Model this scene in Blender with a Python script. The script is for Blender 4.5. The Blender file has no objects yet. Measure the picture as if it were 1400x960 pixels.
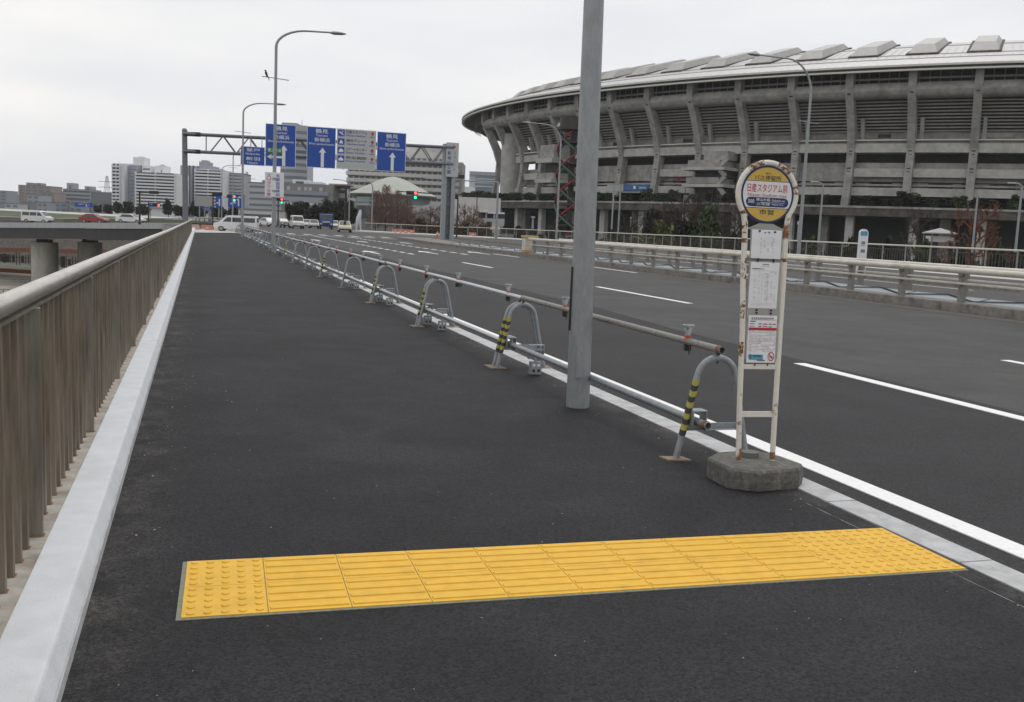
import bpy, math, random
import numpy as np
from mathutils import Vector, Matrix
R_ = math.radians
S = bpy.context.scene
COL = S.collection
# ------------------------------------------------------------------ camera
FOC, YAW, PITCH, ROLL = 1362.04, 0.306735, -0.122322, 0.0430214
CAM = np.array([0.0583, -3.5305, 1.4102])
_f = np.array([math.sin(YAW)*math.cos(PITCH), math.cos(YAW)*math.cos(PITCH), math.sin(PITCH)])
_r0 = np.array([math.cos(YAW), -math.sin(YAW), 0.0]); _u0 = np.cross(_r0, _f)
_r = _r0*math.cos(ROLL)+_u0*math.sin(ROLL); _u = -_r0*math.sin(ROLL)+_u0*math.cos(ROLL)
cd = bpy.data.cameras.new('camera'); cam = bpy.data.objects.new('camera', cd); COL.objects.link(cam)
cd.sensor_width = 36; cd.lens = FOC/1400*36; cd.clip_start = .05; cd.clip_end = 6000
cam.matrix_world = Matrix(((_r[0], _u[0], -_f[0], CAM[0]), (_r[1], _u[1], -_f[1], CAM[1]), (_r[2], _u[2], -_f[2], CAM[2]), (0, 0, 0, 1)))
S.camera = cam
# ------------------------------------------------------------------ sky, sun, exposure
SUN_EL, SUN_AZ = R_(58), R_(35)          # azimuth clockwise from +Y
W = bpy.data.worlds.new('World'); S.world = W; W.use_nodes = True
nt = W.node_tree; nt.nodes.clear()
def N(t, **k):
    n = nt.nodes.new(t)
    for a, b in k.items(): setattr(n, a, b)
    return n
wo = N('ShaderNodeOutputWorld'); bg = N('ShaderNodeBackground')
sk = N('ShaderNodeTexSky', sky_type='NISHITA', sun_disc=False, sun_elevation=SUN_EL, sun_rotation=SUN_AZ, dust_density=4.0, air_density=1.0)
hs = N('ShaderNodeHueSaturation'); hs.inputs['Saturation'].default_value = .06
nt.links.new(sk.outputs[0], hs.inputs['Color'])
tc = N('ShaderNodeTexCoord'); mp = N('ShaderNodeMapping'); mp.inputs['Scale'].default_value = (1.2, 1.2, 5.0)
nt.links.new(tc.outputs['Generated'], mp.inputs[0])
nz = N('ShaderNodeTexNoise'); nz.inputs['Scale'].default_value = 1.6; nz.inputs['Detail'].default_value = 5; nz.inputs['Roughness'].default_value = .5
nt.links.new(mp.outputs[0], nz.inputs['Vector'])
cr = N('ShaderNodeValToRGB')
cr.color_ramp.elements[0].position = .34; cr.color_ramp.elements[0].color = (7.8, 8.1, 8.7, 1)
cr.color_ramp.elements[1].position = .66; cr.color_ramp.elements[1].color = (10.6, 10.45, 10.25, 1)
nt.links.new(nz.outputs['Fac'], cr.inputs[0])
mx = N('ShaderNodeMix', data_type='RGBA'); mx.inputs['Factor'].default_value = .86
nt.links.new(hs.outputs[0], mx.inputs['A']); nt.links.new(cr.outputs[0], mx.inputs['B'])
nt.links.new(mx.outputs['Result'], bg.inputs[0]); bg.inputs[1].default_value = .1
nt.links.new(bg.outputs[0], wo.inputs[0])
ld = bpy.data.lights.new('sun', 'SUN'); ld.energy = .75; ld.angle = R_(25); ld.color = (1, .97, .92)
sun = bpy.data.objects.new('sun', ld); COL.objects.link(sun)
_sd = Vector((math.sin(SUN_AZ)*math.cos(SUN_EL), math.cos(SUN_AZ)*math.cos(SUN_EL), math.sin(SUN_EL)))
sun.rotation_euler = _sd.to_track_quat('Z', 'Y').to_euler()
S.view_settings.view_transform = 'Standard'; S.view_settings.look = 'None'
S.view_settings.exposure = 0.0; S.view_settings.gamma = 1; S.view_settings.use_curve_mapping = False
S.cycles.use_denoising = True; S.cycles.max_bounces = 6; S.cycles.diffuse_bounces = 3; S.cycles.volume_bounces = 1
S.cycles.use_adaptive_sampling = True; S.cycles.adaptive_threshold = .015
# ------------------------------------------------------------------ helpers
def ray(px, py): return _f+_r*(px-700)/FOC+_u*(480-py)/FOC
def at(px, py, D): return Vector(CAM+ray(px, py)*D)          # the world point seen at a photo pixel, D metres ahead
def gz(px, py, z=0.0):
    v = ray(px, py); return Vector(CAM+v*(z-CAM[2])/v[2])
def gx(px, py, X):
    v = ray(px, py); return Vector(CAM+v*(X-CAM[0])/v[0])
class MB:
    def __init__(s): s.v = []; s.f = []; s.mi = []; s.cur = 0
    def add(s, vs, fs):
        o = len(s.v); s.v += [tuple(v) for v in vs]
        for f in fs: s.f.append(tuple(i+o for i in f)); s.mi.append(s.cur)
        return s
    def hexa(s, p):           # 8 points: bottom ring of 4, top ring of 4
        return s.add(p, [(3, 2, 1, 0), (4, 5, 6, 7), (0, 1, 5, 4), (1, 2, 6, 5), (2, 3, 7, 6), (3, 0, 4, 7)])
    def box(s, x0, x1, y0, y1, z0, z1):
        return s.hexa([(x0, y0, z0), (x1, y0, z0), (x1, y1, z0), (x0, y1, z0), (x0, y0, z1), (x1, y0, z1), (x1, y1, z1), (x0, y1, z1)])
    def obox(s, o, ax, ay, az):    # centre and three half-axis vectors
        o, ax, ay, az = map(Vector, (o, ax, ay, az))
        return s.hexa([o+ax*i+ay*j+az*k for k in (-1, 1) for i, j in ((-1, -1), (1, -1), (1, 1), (-1, 1))])
    def bar(s, p0, p1, w, h, up=(0, 0, 1)):
        p0, p1 = Vector(p0), Vector(p1); d = (p1-p0); u = Vector(up)
        sx = d.cross(u)
        if sx.length < 1e-6: sx = d.cross(Vector((0, 1, 0)))
        sx.normalize(); uu = sx.cross(d).normalized()
        return s.obox((p0+p1)/2, d/2, sx*w/2, uu*h/2)
    def tube(s, pts, r, seg=10, cap=True):
        pts = [Vector(p) for p in pts]; n = len(pts)
        rr = list(r) if isinstance(r, (list, tuple)) else [r]*n
        T = [(pts[min(i+1, n-1)]-pts[max(i-1, 0)]).normalized() for i in range(n)]
        a = T[0].orthogonal().normalized(); vs = []; fs = []
        for i in range(n):
            a = (a-T[i]*a.dot(T[i])).normalized(); b = T[i].cross(a)
            vs += [pts[i]+(a*math.cos(2*math.pi*k/seg)+b*math.sin(2*math.pi*k/seg))*rr[i] for k in range(seg)]
        for i in range(n-1):
            for k in range(seg):
                k2 = (k+1) % seg; fs.append((i*seg+k, i*seg+k2, (i+1)*seg+k2, (i+1)*seg+k))
        if cap: fs += [tuple(range(seg-1, -1, -1)), tuple((n-1)*seg+k for k in range(seg))]
        return s.add(vs, fs)
    def loft(s, rings, cap=True, closed=True):
        n = len(rings[0]); vs = [p for r in rings for p in r]; fs = []
        for i in range(len(rings)-1):
            for k in range(n if closed else n-1):
                k2 = (k+1) % n; fs.append((i*n+k, i*n+k2, (i+1)*n+k2, (i+1)*n+k))
        if cap: fs += [tuple(range(n-1, -1, -1)), tuple((len(rings)-1)*n+k for k in range(n))]
        return s.add(vs, fs)
    def prism(s, poly, fn, a, b):     # polygon of 2-D points, fn(u, v, w) -> 3-D, extruded w = a..b
        return s.loft([[fn(u, v, a) for u, v in poly], [fn(u, v, b) for u, v in poly]])
    def sheet(s, poly, z): return s.add([(x, y, z) for x, y in poly], [tuple(range(len(poly)))])
    def disc(s, c, nrm, r, seg=24, r2=None):
        c = Vector(c); nrm = Vector(nrm).normalized(); a = nrm.orthogonal().normalized(); b = nrm.cross(a)
        return s.add([c+(a*math.cos(2*math.pi*k/seg)+b*math.sin(2*math.pi*k/seg))*r for k in range(seg)], [tuple(range(seg))])
    def build(s, name, mats, parent=None, smooth=False, bevel=0, recalc=True):
        if not isinstance(mats, (list, tuple)): mats = [mats]
        me = bpy.data.meshes.new(name)
        off = Vector(parent.location) if parent is not None and parent.get('_own') else Vector((0, 0, 0))
        if parent is not None and not parent.get('_own'):
            q = parent
            while q is not None:
                off += Vector(q.location); q = q.parent
        elif parent is None:
            V = np.array(s.v); off = Vector(((V[:, 0].min()+V[:, 0].max())/2, (V[:, 1].min()+V[:, 1].max())/2, V[:, 2].min()))
        me.from_pydata([Vector(v)-off for v in s.v], [], s.f); me.update()
        for m in mats: me.materials.append(m)
        if len(mats) > 1:
            me.polygons.foreach_set('material_index', s.mi)
        if recalc:
            import bmesh
            bm = bmesh.new(); bm.from_mesh(me); bmesh.ops.recalc_face_normals(bm, faces=bm.faces); bm.to_mesh(me); bm.free()
        if smooth:
            me.polygons.foreach_set('use_smooth', [True]*len(me.polygons))
            if smooth != 2:
                try: me.set_sharp_from_angle(angle=R_(40))
                except Exception: pass
        o = bpy.data.objects.new(name, me); COL.objects.link(o)
        if parent is not None: o.parent = parent
        else: o.location = off
        if bevel:
            b = o.modifiers.new('bevel', 'BEVEL'); b.width = bevel; b.segments = 2; b.limit_method = 'ANGLE'
        return o
def thing(name, label, cat, loc=(0, 0, 0), group=None):
    o = bpy.data.objects.new(name, None); COL.objects.link(o); o.location = loc; o.empty_display_size = .1
    return tag(o, label, cat, group)
def tag(o, label, cat, group=None):
    o['label'] = label; o['category'] = cat
    if group: o['group'] = group
    return o
def struct(name, mb, mat, kind='structure', **k):
    o = mb.build(name, mat, **k); o['kind'] = kind; return o
def kids(o): return [c for c in COL.objects if c.parent == o]
def dup(o, loc=None, rz=None, label=None, tree=None):
    tree = tree if tree is not None else collect(o)
    def rec(node, parent):
        src, ch = node; c = src.copy(); COL.objects.link(c)
        if parent is not None:
            c.parent = parent
        for x in ch: rec(x, c)
        return c
    c = rec(tree, None)
    if loc is not None: c.location = loc
    if rz is not None: c.rotation_euler = (0, 0, rz)
    if label: c['label'] = label
    return c
def collect(o): return (o, [collect(c) for c in o.children])
_ones = ['', 'first', 'second', 'third', 'fourth', 'fifth', 'sixth', 'seventh', 'eighth', 'ninth', 'tenth', 'eleventh', 'twelfth', 'thirteenth', 'fourteenth', 'fifteenth', 'sixteenth', 'seventeenth', 'eighteenth', 'nineteenth']
def nth(n):
    if n < 20: return _ones[n]
    t, u = divmod(n, 10)
    return [None, None, 'twentieth', 'thirtieth', 'fortieth'][t] if u == 0 else [None, None, 'twenty', 'thirty', 'forty'][t]+'-'+_ones[u]
# ------------------------------------------------------------------ materials
def mat(name, col, rough=.7, metal=0, var=0, vscale=4, spec=.5, bump=0, bscale=60, col2=None, mix=(.45, .62), stretch=None, emit=0, isl=0, detail=6):
    m = bpy.data.materials.new(name); m.use_nodes = True; t = m.node_tree; b = t.nodes['Principled BSDF']
    c4 = (*col, 1); b.inputs['Base Color'].default_value = c4; b.inputs['Roughness'].default_value = rough; b.inputs['Metallic'].default_value = metal
    b.inputs['Specular IOR Level'].default_value = spec
    if emit:
        b.inputs['Emission Color'].default_value = c4; b.inputs['Emission Strength'].default_value = emit
    tcn = t.nodes.new('ShaderNodeTexCoord'); vec = tcn.outputs['Object']
    if stretch:
        mpn = t.nodes.new('ShaderNodeMapping'); mpn.inputs['Scale'].default_value = stretch; t.links.new(vec, mpn.inputs[0]); vec = mpn.outputs[0]
    out = None
    if var or col2:
        n = t.nodes.new('ShaderNodeTexNoise'); n.inputs['Scale'].default_value = vscale; n.inputs['Detail'].default_value = detail; n.inputs['Roughness'].default_value = .6
        t.links.new(vec, n.inputs['Vector'])
    if col2:
        r = t.nodes.new('ShaderNodeMapRange'); r.inputs['From Min'].default_value = mix[0]; r.inputs['From Max'].default_value = mix[1]
        t.links.new(n.outputs['Fac'], r.inputs['Value'])
        x = t.nodes.new('ShaderNodeMix'); x.data_type = 'RGBA'; x.inputs['A'].default_value = c4; x.inputs['B'].default_value = (*col2, 1)
        t.links.new(r.outputs[0], x.inputs['Factor']); out = x.outputs['Result']
    if var:
        n2 = t.nodes.new('ShaderNodeTexNoise'); n2.inputs['Scale'].default_value = vscale*2.7; n2.inputs['Detail'].default_value = detail
        t.links.new(vec, n2.inputs['Vector'])
        r2 = t.nodes.new('ShaderNodeMapRange'); r2.inputs['From Min'].default_value = .3; r2.inputs['From Max'].default_value = .7; r2.inputs['To Min'].default_value = 1-var; r2.inputs['To Max'].default_value = 1+var
        t.links.new(n2.outputs['Fac'], r2.inputs['Value'])
        mu = t.nodes.new('ShaderNodeMix'); mu.data_type = 'RGBA'; mu.blend_type = 'MULTIPLY'; mu.inputs['Factor'].default_value = 1
        if out: t.links.new(out, mu.inputs['A'])
        else: mu.inputs['A'].default_value = c4
        t.links.new(r2.outputs[0], mu.inputs['B']); out = mu.outputs['Result']
    if isl:
        g = t.nodes.new('ShaderNodeNewGeometry'); r3 = t.nodes.new('ShaderNodeMapRange'); r3.inputs['To Min'].default_value = 1-isl; r3.inputs['To Max'].default_value = 1+isl
        t.links.new(g.outputs['Random Per Island'], r3.inputs['Value'])
        mu = t.nodes.new('ShaderNodeMix'); mu.data_type = 'RGBA'; mu.blend_type = 'MULTIPLY'; mu.inputs['Factor'].default_value = 1
        if out: t.links.new(out, mu.inputs['A'])
        else: mu.inputs['A'].default_value = c4
        t.links.new(r3.outputs[0], mu.inputs['B']); out = mu.outputs['Result']
    if out: t.links.new(out, b.inputs['Base Color'])
    if bump:
        nb = t.nodes.new('ShaderNodeTexNoise'); nb.inputs['Scale'].default_value = bscale; nb.inputs['Detail'].default_value = 4; t.links.new(tcn.outputs['Object'], nb.inputs['Vector'])
        bn = t.nodes.new('ShaderNodeBump'); bn.inputs['Strength'].default_value = bump; bn.inputs['Distance'].default_value = .02
        t.links.new(nb.outputs['Fac'], bn.inputs['Height']); t.links.new(bn.outputs[0], b.inputs['Normal'])
    return m
def asphalt(name, c, c2, speck, spv=.35, dust=()):
    m = mat(name, c, .85, col2=c2, vscale=.35, mix=(.3, .72), var=.1, spec=.35, detail=8)
    t = m.node_tree; b = t.nodes['Principled BSDF']; tcn = t.nodes.new('ShaderNodeTexCoord')
    src = b.inputs['Base Color'].links[0].from_socket
    v = t.nodes.new('ShaderNodeTexVoronoi'); v.inputs['Scale'].default_value = 110; t.links.new(tcn.outputs['Object'], v.inputs['Vector'])
    sep = t.nodes.new('ShaderNodeSeparateColor'); t.links.new(v.outputs['Color'], sep.inputs[0])
    r = t.nodes.new('ShaderNodeMapRange'); r.inputs['To Min'].default_value = 1-spv; r.inputs['To Max'].default_value = 1+spv; t.links.new(sep.outputs[0], r.inputs['Value'])
    mu = t.nodes.new('ShaderNodeMix'); mu.data_type = 'RGBA'; mu.blend_type = 'MULTIPLY'; mu.inputs['Factor'].default_value = 1
    t.links.new(src, mu.inputs['A']); t.links.new(r.outputs[0], mu.inputs['B'])
    if dust:
        gp = t.nodes.new('ShaderNodeNewGeometry'); sx = t.nodes.new('ShaderNodeSeparateXYZ'); t.links.new(gp.outputs['Position'], sx.inputs[0])
        nz_ = t.nodes.new('ShaderNodeTexNoise'); nz_.inputs['Scale'].default_value = 3.5; nz_.inputs['Detail'].default_value = 9; nz_.inputs['Roughness'].default_value = .7; t.links.new(gp.outputs['Position'], nz_.inputs['Vector'])
        msk = None
        for e0, e1 in dust:
            rr = t.nodes.new('ShaderNodeMapRange'); rr.interpolation_type = 'SMOOTHSTEP'; rr.inputs['From Min'].default_value = e0; rr.inputs['From Max'].default_value = e1; t.links.new(sx.outputs[0], rr.inputs['Value'])
            if msk is None: msk = rr.outputs[0]
            else:
                mm = t.nodes.new('ShaderNodeMath'); mm.operation = 'MAXIMUM'; t.links.new(msk, mm.inputs[0]); t.links.new(rr.outputs[0], mm.inputs[1]); msk = mm.outputs[0]
        r4 = t.nodes.new('ShaderNodeMapRange'); r4.inputs['From Min'].default_value = .42; r4.inputs['From Max'].default_value = .7; t.links.new(nz_.outputs['Fac'], r4.inputs['Value'])
        m4 = t.nodes.new('ShaderNodeMath'); m4.operation = 'MULTIPLY'; t.links.new(msk, m4.inputs[0]); t.links.new(r4.outputs[0], m4.inputs[1])
        d4 = t.nodes.new('ShaderNodeMix'); d4.data_type = 'RGBA'; d4.inputs['B'].default_value = (.085, .078, .07, 1); t.links.new(m4.outputs[0], d4.inputs['Factor']); t.links.new(src, d4.inputs['A'])
        n5 = t.nodes.new('ShaderNodeTexNoise'); n5.inputs['Scale'].default_value = 1.3; n5.inputs['Detail'].default_value = 7; n5.inputs['Distortion'].default_value = 1.2; t.links.new(gp.outputs['Position'], n5.inputs['Vector'])
        r5 = t.nodes.new('ShaderNodeMapRange'); r5.inputs['From Min'].default_value = .35; r5.inputs['From Max'].default_value = .68; r5.inputs['To Min'].default_value = .76 if spv > .45 else .9; r5.inputs['To Max'].default_value = 1.2 if spv > .45 else 1.08; t.links.new(n5.outputs['Fac'], r5.inputs['Value'])
        m5 = t.nodes.new('ShaderNodeMix'); m5.data_type = 'RGBA'; m5.blend_type = 'MULTIPLY'; m5.inputs['Factor'].default_value = 1; t.links.new(d4.outputs['Result'], m5.inputs['A']); t.links.new(r5.outputs[0], m5.inputs['B'])
        t.links.new(m5.outputs['Result'], mu.inputs['A'])
    # rare pale stones
    v2 = t.nodes.new('ShaderNodeTexVoronoi'); v2.inputs['Scale'].default_value = 16; t.links.new(tcn.outputs['Object'], v2.inputs['Vector'])
    s2 = t.nodes.new('ShaderNodeSeparateColor'); t.links.new(v2.outputs['Color'], s2.inputs[0])
    lt = t.nodes.new('ShaderNodeMath'); lt.operation = 'LESS_THAN'; lt.inputs[1].default_value = .07; t.links.new(v2.outputs['Distance'], lt.inputs[0])
    g = t.nodes.new('ShaderNodeMath'); g.operation = 'GREATER_THAN'; g.inputs[1].default_value = 1-speck; t.links.new(s2.outputs[1], g.inputs[0])
    an = t.nodes.new('ShaderNodeMath'); an.operation = 'MULTIPLY'; t.links.new(lt.outputs[0], an.inputs[0]); t.links.new(g.outputs[0], an.inputs[1])
    m2 = t.nodes.new('ShaderNodeMix'); m2.data_type = 'RGBA'; m2.inputs['B'].default_value = (.2, .19, .18, 1)
    t.links.new(an.outputs[0], m2.inputs['Factor']); t.links.new(mu.outputs['Result'], m2.inputs['A']); t.links.new(m2.outputs['Result'], b.inputs['Base Color'])
    nb = t.nodes.new('ShaderNodeTexNoise'); nb.inputs['Scale'].default_value = 140; nb.inputs['Detail'].default_value = 3; t.links.new(tcn.outputs['Object'], nb.inputs['Vector'])
    bn = t.nodes.new('ShaderNodeBump'); bn.inputs['Strength'].default_value = .6; bn.inputs['Distance'].default_value = .01
    t.links.new(nb.outputs['Fac'], bn.inputs['Height']); t.links.new(bn.outputs[0], b.inputs['Normal'])
    return m
M = {}
M['asph_new'] = asphalt('fresh_asphalt', (.0145, .0138, .0163), (.027, .0258, .029), .03, .6, ((.05, -.34), (3.05, 3.36)))
M['asph_road'] = asphalt('road_asphalt', (.027, .026, .0285), (.036, .035, .037), .01, .4, ((3.6, 3.5), (20, 21)))
M['asph_old'] = asphalt('worn_asphalt', (.062, .06, .06), (.08, .078, .076), .01, .25, ((14.8, 16.1), (-9, -10)))
M['line'] = mat('road_paint', (.87, .87, .86), .6, var=.05, vscale=9, col2=(.3, .3, .3), mix=(.66, .76))
M['line_worn'] = mat('worn_road_paint', (.72, .72, .71), .7, var=.12, vscale=14, col2=(.12, .12, .12), mix=(.55, .62))
M['kerb_flush'] = mat('kerb_stone', (.52, .525, .53), .85, var=.12, vscale=5, col2=(.42, .42, .42), bump=.2)
M['coping'] = mat('coping_concrete', (.64, .655, .68), .8, var=.05, vscale=3, col2=(.56, .57, .58), mix=(.5, .75), bump=.15, bscale=90)
M['conc'] = mat('concrete', (.33, .325, .31), .9, var=.12, vscale=.8, col2=(.26, .255, .24), bump=.1, bscale=6)
M['conc_dark'] = mat('stained_concrete', (.16, .155, .145), .95, var=.2, vscale=1.5, col2=(.1, .095, .09), bump=.4, bscale=30)
M['conc_base'] = mat('weathered_base_concrete', (.125, .12, .108), .95, var=.3, vscale=14, col2=(.2, .185, .165), mix=(.52, .72), bump=.35, bscale=30)
M['conc_kerb'] = mat('median_kerb_concrete', (.23, .215, .195), .95, var=.2, vscale=3, col2=(.12, .11, .1), mix=(.5, .72), bump=.3, bscale=20)
M['conc_pier'] = mat('pier_concrete', (.46, .44, .39), .9, var=.1, vscale=.6, col2=(.36, .34, .3), stretch=(1, 1, .3))
M['galv'] = mat('galvanised_steel', (.33, .35, .365), .48, .45, var=.1, vscale=14, col2=(.27, .285, .3), mix=(.4, .65))
M['galv_pole'] = mat('galvanised_pole', (.33, .345, .35), .5, .4, var=.05, vscale=12, col2=(.28, .295, .3), mix=(.4, .65), stretch=(1.5, 1.5, .6))
M['gantry'] = mat('gantry_steel', (.19, .195, .215), .55, .3, var=.08, vscale=3)
M['galv_light'] = mat('bright_steel_pipe', (.5, .52, .53), .38, .6, var=.12, vscale=20)
M['pipe_rusty'] = mat('weathered_pipe', (.27, .26, .24), .6, .3, var=.2, vscale=25, col2=(.17, .1, .06), mix=(.55, .75))
M['rust'] = mat('rust', (.24, .12, .06), .9, var=.3, vscale=40)
M['foot'] = mat('rusty_foot_plate', (.3, .22, .15), .85, var=.25, vscale=40)
M['tape_y'] = mat('yellow_tape', (.43, .39, .08), .6, var=.25, vscale=30)
M['tape_k'] = mat('black_tape', (.045, .045, .045), .6)
M['white_rust'] = mat('rusty_white_paint', (.74, .71, .64), .55, var=.06, vscale=20, col2=(.23, .1, .045), mix=(.6, .66), detail=5)
M['white_rust'].node_tree.nodes['Noise Texture'].inputs['Scale'].default_value = 6
M['inox'] = mat('stained_stainless', (.3, .28, .24), .42, .6, var=.15, vscale=3, col2=(.17, .145, .115), mix=(.4, .7), stretch=(6, 6, .6))
M['inox_dark'] = mat('stained_baluster', (.235, .2, .155), .5, .35, var=.25, vscale=3, col2=(.14, .11, .078), mix=(.4, .65), stretch=(6, 6, .5))
M['inox_rail'] = mat('handrail_steel', (.56, .52, .475), .36, .8, var=.08, vscale=5, stretch=(4, .5, 4), col2=(.42, .38, .34), mix=(.5, .75))
M['yellow'] = mat('tactile_yellow', (.8, .465, .036), .6, var=.06, vscale=6, col2=(.68, .39, .04), mix=(.5, .8), bump=.15, bscale=150)
M['adhesive'] = mat('tactile_adhesive', (.22, .23, .17), .8, var=.2, vscale=20)
M['sign_blue'] = mat('sign_blue', (.012, .07, .36), .45)
M['sign_navy'] = mat('sign_navy', (.014, .03, .12), .45)
M['sign_white'] = mat('sign_white', (.75, .76, .77), .5)
M['sign_grey'] = mat('sign_pale_grey', (.46, .47, .48), .55)
M['sign_green'] = mat('sign_green', (.015, .16, .06), .5)
M['sign_red'] = mat('sign_red', (.5, .02, .03), .5)
M['sign_yellow'] = mat('sign_yellow', (.62, .42, .08), .5, var=.08, vscale=30)
M['paper'] = mat('laminated_paper', (.8, .81, .84), .35, var=.04, vscale=8)
M['ink'] = mat('ink_grey', (.22, .23, .25), .8)
M['ink_pale'] = mat('ink_pale_grey', (.45, .46, .48), .8)
M['ink_dark'] = mat('ink_dark', (.04, .04, .05), .8)
M['ink_red'] = mat('ink_red', (.45, .12, .12), .8)
M['ink_blue'] = mat('ink_blue', (.12, .33, .48), .8)
M['board_grey'] = mat('grey_board', (.36, .36, .35), .7)
M['black'] = mat('black_plastic', (.02, .02, .02), .5)
M['dark_steel'] = mat('dark_brown_steel', (.035, .028, .025), .55)
M['lens'] = mat('clear_lens', (.62, .65, .67), .08, .3)
M['lens'].node_tree.nodes['Principled BSDF'].inputs['Transmission Weight'].default_value = .55
M['rust_edge'] = mat('flaking_rust', (.7, .66, .57), .75, var=.15, vscale=60, col2=(.2, .085, .035), mix=(.44, .5))
M['rust_edge'].node_tree.nodes['Noise Texture'].inputs['Scale'].default_value = 42
M['orange'] = mat('orange_plastic', (.6, .1, .045), .5)
M['rail_white'] = mat('dirty_white_rail', (.6, .57, .5), .5, .25, var=.08, vscale=2, col2=(.4, .36, .3), mix=(.5, .75))
M['rail_post'] = mat('rail_post', (.23, .22, .2), .8, var=.15, vscale=6)
M['net_blue'] = mat('pale_blue_cover', (.3, .35, .385), .7, var=.12, vscale=5)
M['bronze'] = mat('bronze_fence', (.06, .055, .047), .7, var=.15, vscale=3)
M['bronze_rail'] = mat('pale_fence_rail', (.52, .5, .43), .6)
M['pave_pale'] = mat('pale_pavement', (.5, .49, .46), .9, var=.1, vscale=1)
M['stad_roof'] = mat('stadium_roof_metal', (.47, .46, .46), .45, .3, var=.06, vscale=.25)
M['stad_box'] = mat('skylight_box_metal', (.42, .405, .385), .5, .2, var=.08, vscale=.3)
M['stad_edge'] = mat('roof_edge_pale', (.6, .58, .52), .6)
M['stad_conc'] = mat('stadium_concrete', (.35, .34, .318), .9, var=.16, vscale=.35, col2=(.24, .232, .215), mix=(.4, .65), bump=.1, bscale=3)
M['stad_pale'] = mat('stadium_pale_concrete', (.45, .44, .41), .9, var=.12, vscale=.35, col2=(.34, .33, .31), mix=(.45, .7))
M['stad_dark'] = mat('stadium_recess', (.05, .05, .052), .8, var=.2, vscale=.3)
M['stad_riser'] = mat('stadium_riser', (.29, .275, .255), .9, var=.15, vscale=.4)
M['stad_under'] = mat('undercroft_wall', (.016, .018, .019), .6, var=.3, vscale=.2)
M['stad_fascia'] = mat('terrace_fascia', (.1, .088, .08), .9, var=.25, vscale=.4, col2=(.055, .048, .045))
M['red_tube'] = mat('red_tube', (.2, .014, .025), .6)
M['green_tube'] = mat('green_tube', (.04, .11, .075), .6)
M['glass'] = mat('dark_glass', (.03, .035, .04), .08, spec=.8)
M['glass_blue'] = mat('curtain_glass', (.16, .22, .26), .15, .1)
M['teal'] = mat('teal_glass', (.3, .42, .41), .3)
M['rubber'] = mat('tyre_rubber', (.02, .02, .02), .8)
M['rim'] = mat('wheel_rim', (.35, .35, .36), .4, .6)
M['head'] = mat('headlight', (.7, .72, .74), .15)
M['tail'] = mat('tail_lamp', (.4, .02, .02), .3)
M['lit_red'] = mat('lit_red', (1, .08, .08), .4, emit=3)
M['lit_green'] = mat('lit_green', (.05, 1, .55), .4, emit=1.6)
M['lamp_off'] = mat('unlit_lens', (.03, .03, .03), .3)
M['dirt'] = mat('dirt', (.3, .27, .22), .95, var=.2, vscale=.15, col2=(.2, .19, .16))
M['terrain'] = mat('terrain', (.12, .115, .1), .95, var=.2, vscale=.05, col2=(.07, .08, .05), mix=(.4, .65))
M['grass'] = mat('bank_grass', (.075, .1, .04), .95, var=.3, vscale=.6, col2=(.12, .11, .055), mix=(.45, .7))
M['brick'] = mat('brown_wall', (.22, .19, .165), .9, var=.2, vscale=.5)
M['bark'] = mat('bark', (.07, .055, .045), .95, var=.2, vscale=8)
M['twig_red'] = mat('red_brown_twigs', (.2, .125, .1), .95, isl=.4)
M['twig_grey'] = mat('grey_brown_twigs', (.062, .048, .043), .95, isl=.4)
M['twig_rust'] = mat('russet_twigs', (.17, .075, .045), .95, isl=.4)
M['leaf_dark'] = mat('dark_leaves', (.022, .028, .016), .8, col2=(.04, .034, .024), isl=.5, var=.3, vscale=.8)
M['leaf_mid'] = mat('green_leaves', (.05, .075, .028), .8, isl=.5, var=.3, vscale=.8)
M['leaf_olive'] = mat('olive_leaves', (.1, .115, .035), .8, isl=.45, var=.3, vscale=.8)
M['leaf_brown'] = mat('brown_hedge', (.11, .075, .05), .9, isl=.45, var=.2, vscale=.8)
# ------------------------------------------------------------------ lettering
_GL = {}
def glyphs(bodies):
    tmp = []
    for b in bodies:
        if b in _GL: continue
        c = bpy.data.curves.new('lettering', 'FONT'); c.body = b; c.resolution_u = 2; c.offset = .008
        o = bpy.data.objects.new('lettering', c); COL.objects.link(o); tmp.append((b, o, c))
    dg = bpy.context.evaluated_depsgraph_get(); dg.update()
    for b, o, c in tmp:
        me = o.evaluated_get(dg).to_mesh(); V = np.array([v.co[:] for v in me.vertices]); F = [tuple(p.vertices) for p in me.polygons]
        lo = V.min(0); hi = V.max(0); V = (V-lo)/np.maximum(hi-lo, 1e-6)
        _GL[b] = (V, F, (hi-lo)[0]/(hi-lo)[1]); o.evaluated_get(dg).to_mesh_clear()
    for b, o, c in tmp:
        bpy.data.objects.remove(o); bpy.data.curves.remove(c)
def put_text(mb, body, o, ux, uz, x0, x1, z0, z1, th=.004):
    """lettering filling the box x0..x1, z0..z1 in the plane through o spanned by ux, uz"""
    if body not in _GL: glyphs([body])
    V, F, _ = _GL[body]; o, ux, uz = Vector(o), Vector(ux), Vector(uz)
    mb.add([o+ux*(x0+(x1-x0)*v[0])+uz*(z0+(z1-z0)*v[1]) for v in V], F)
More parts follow.
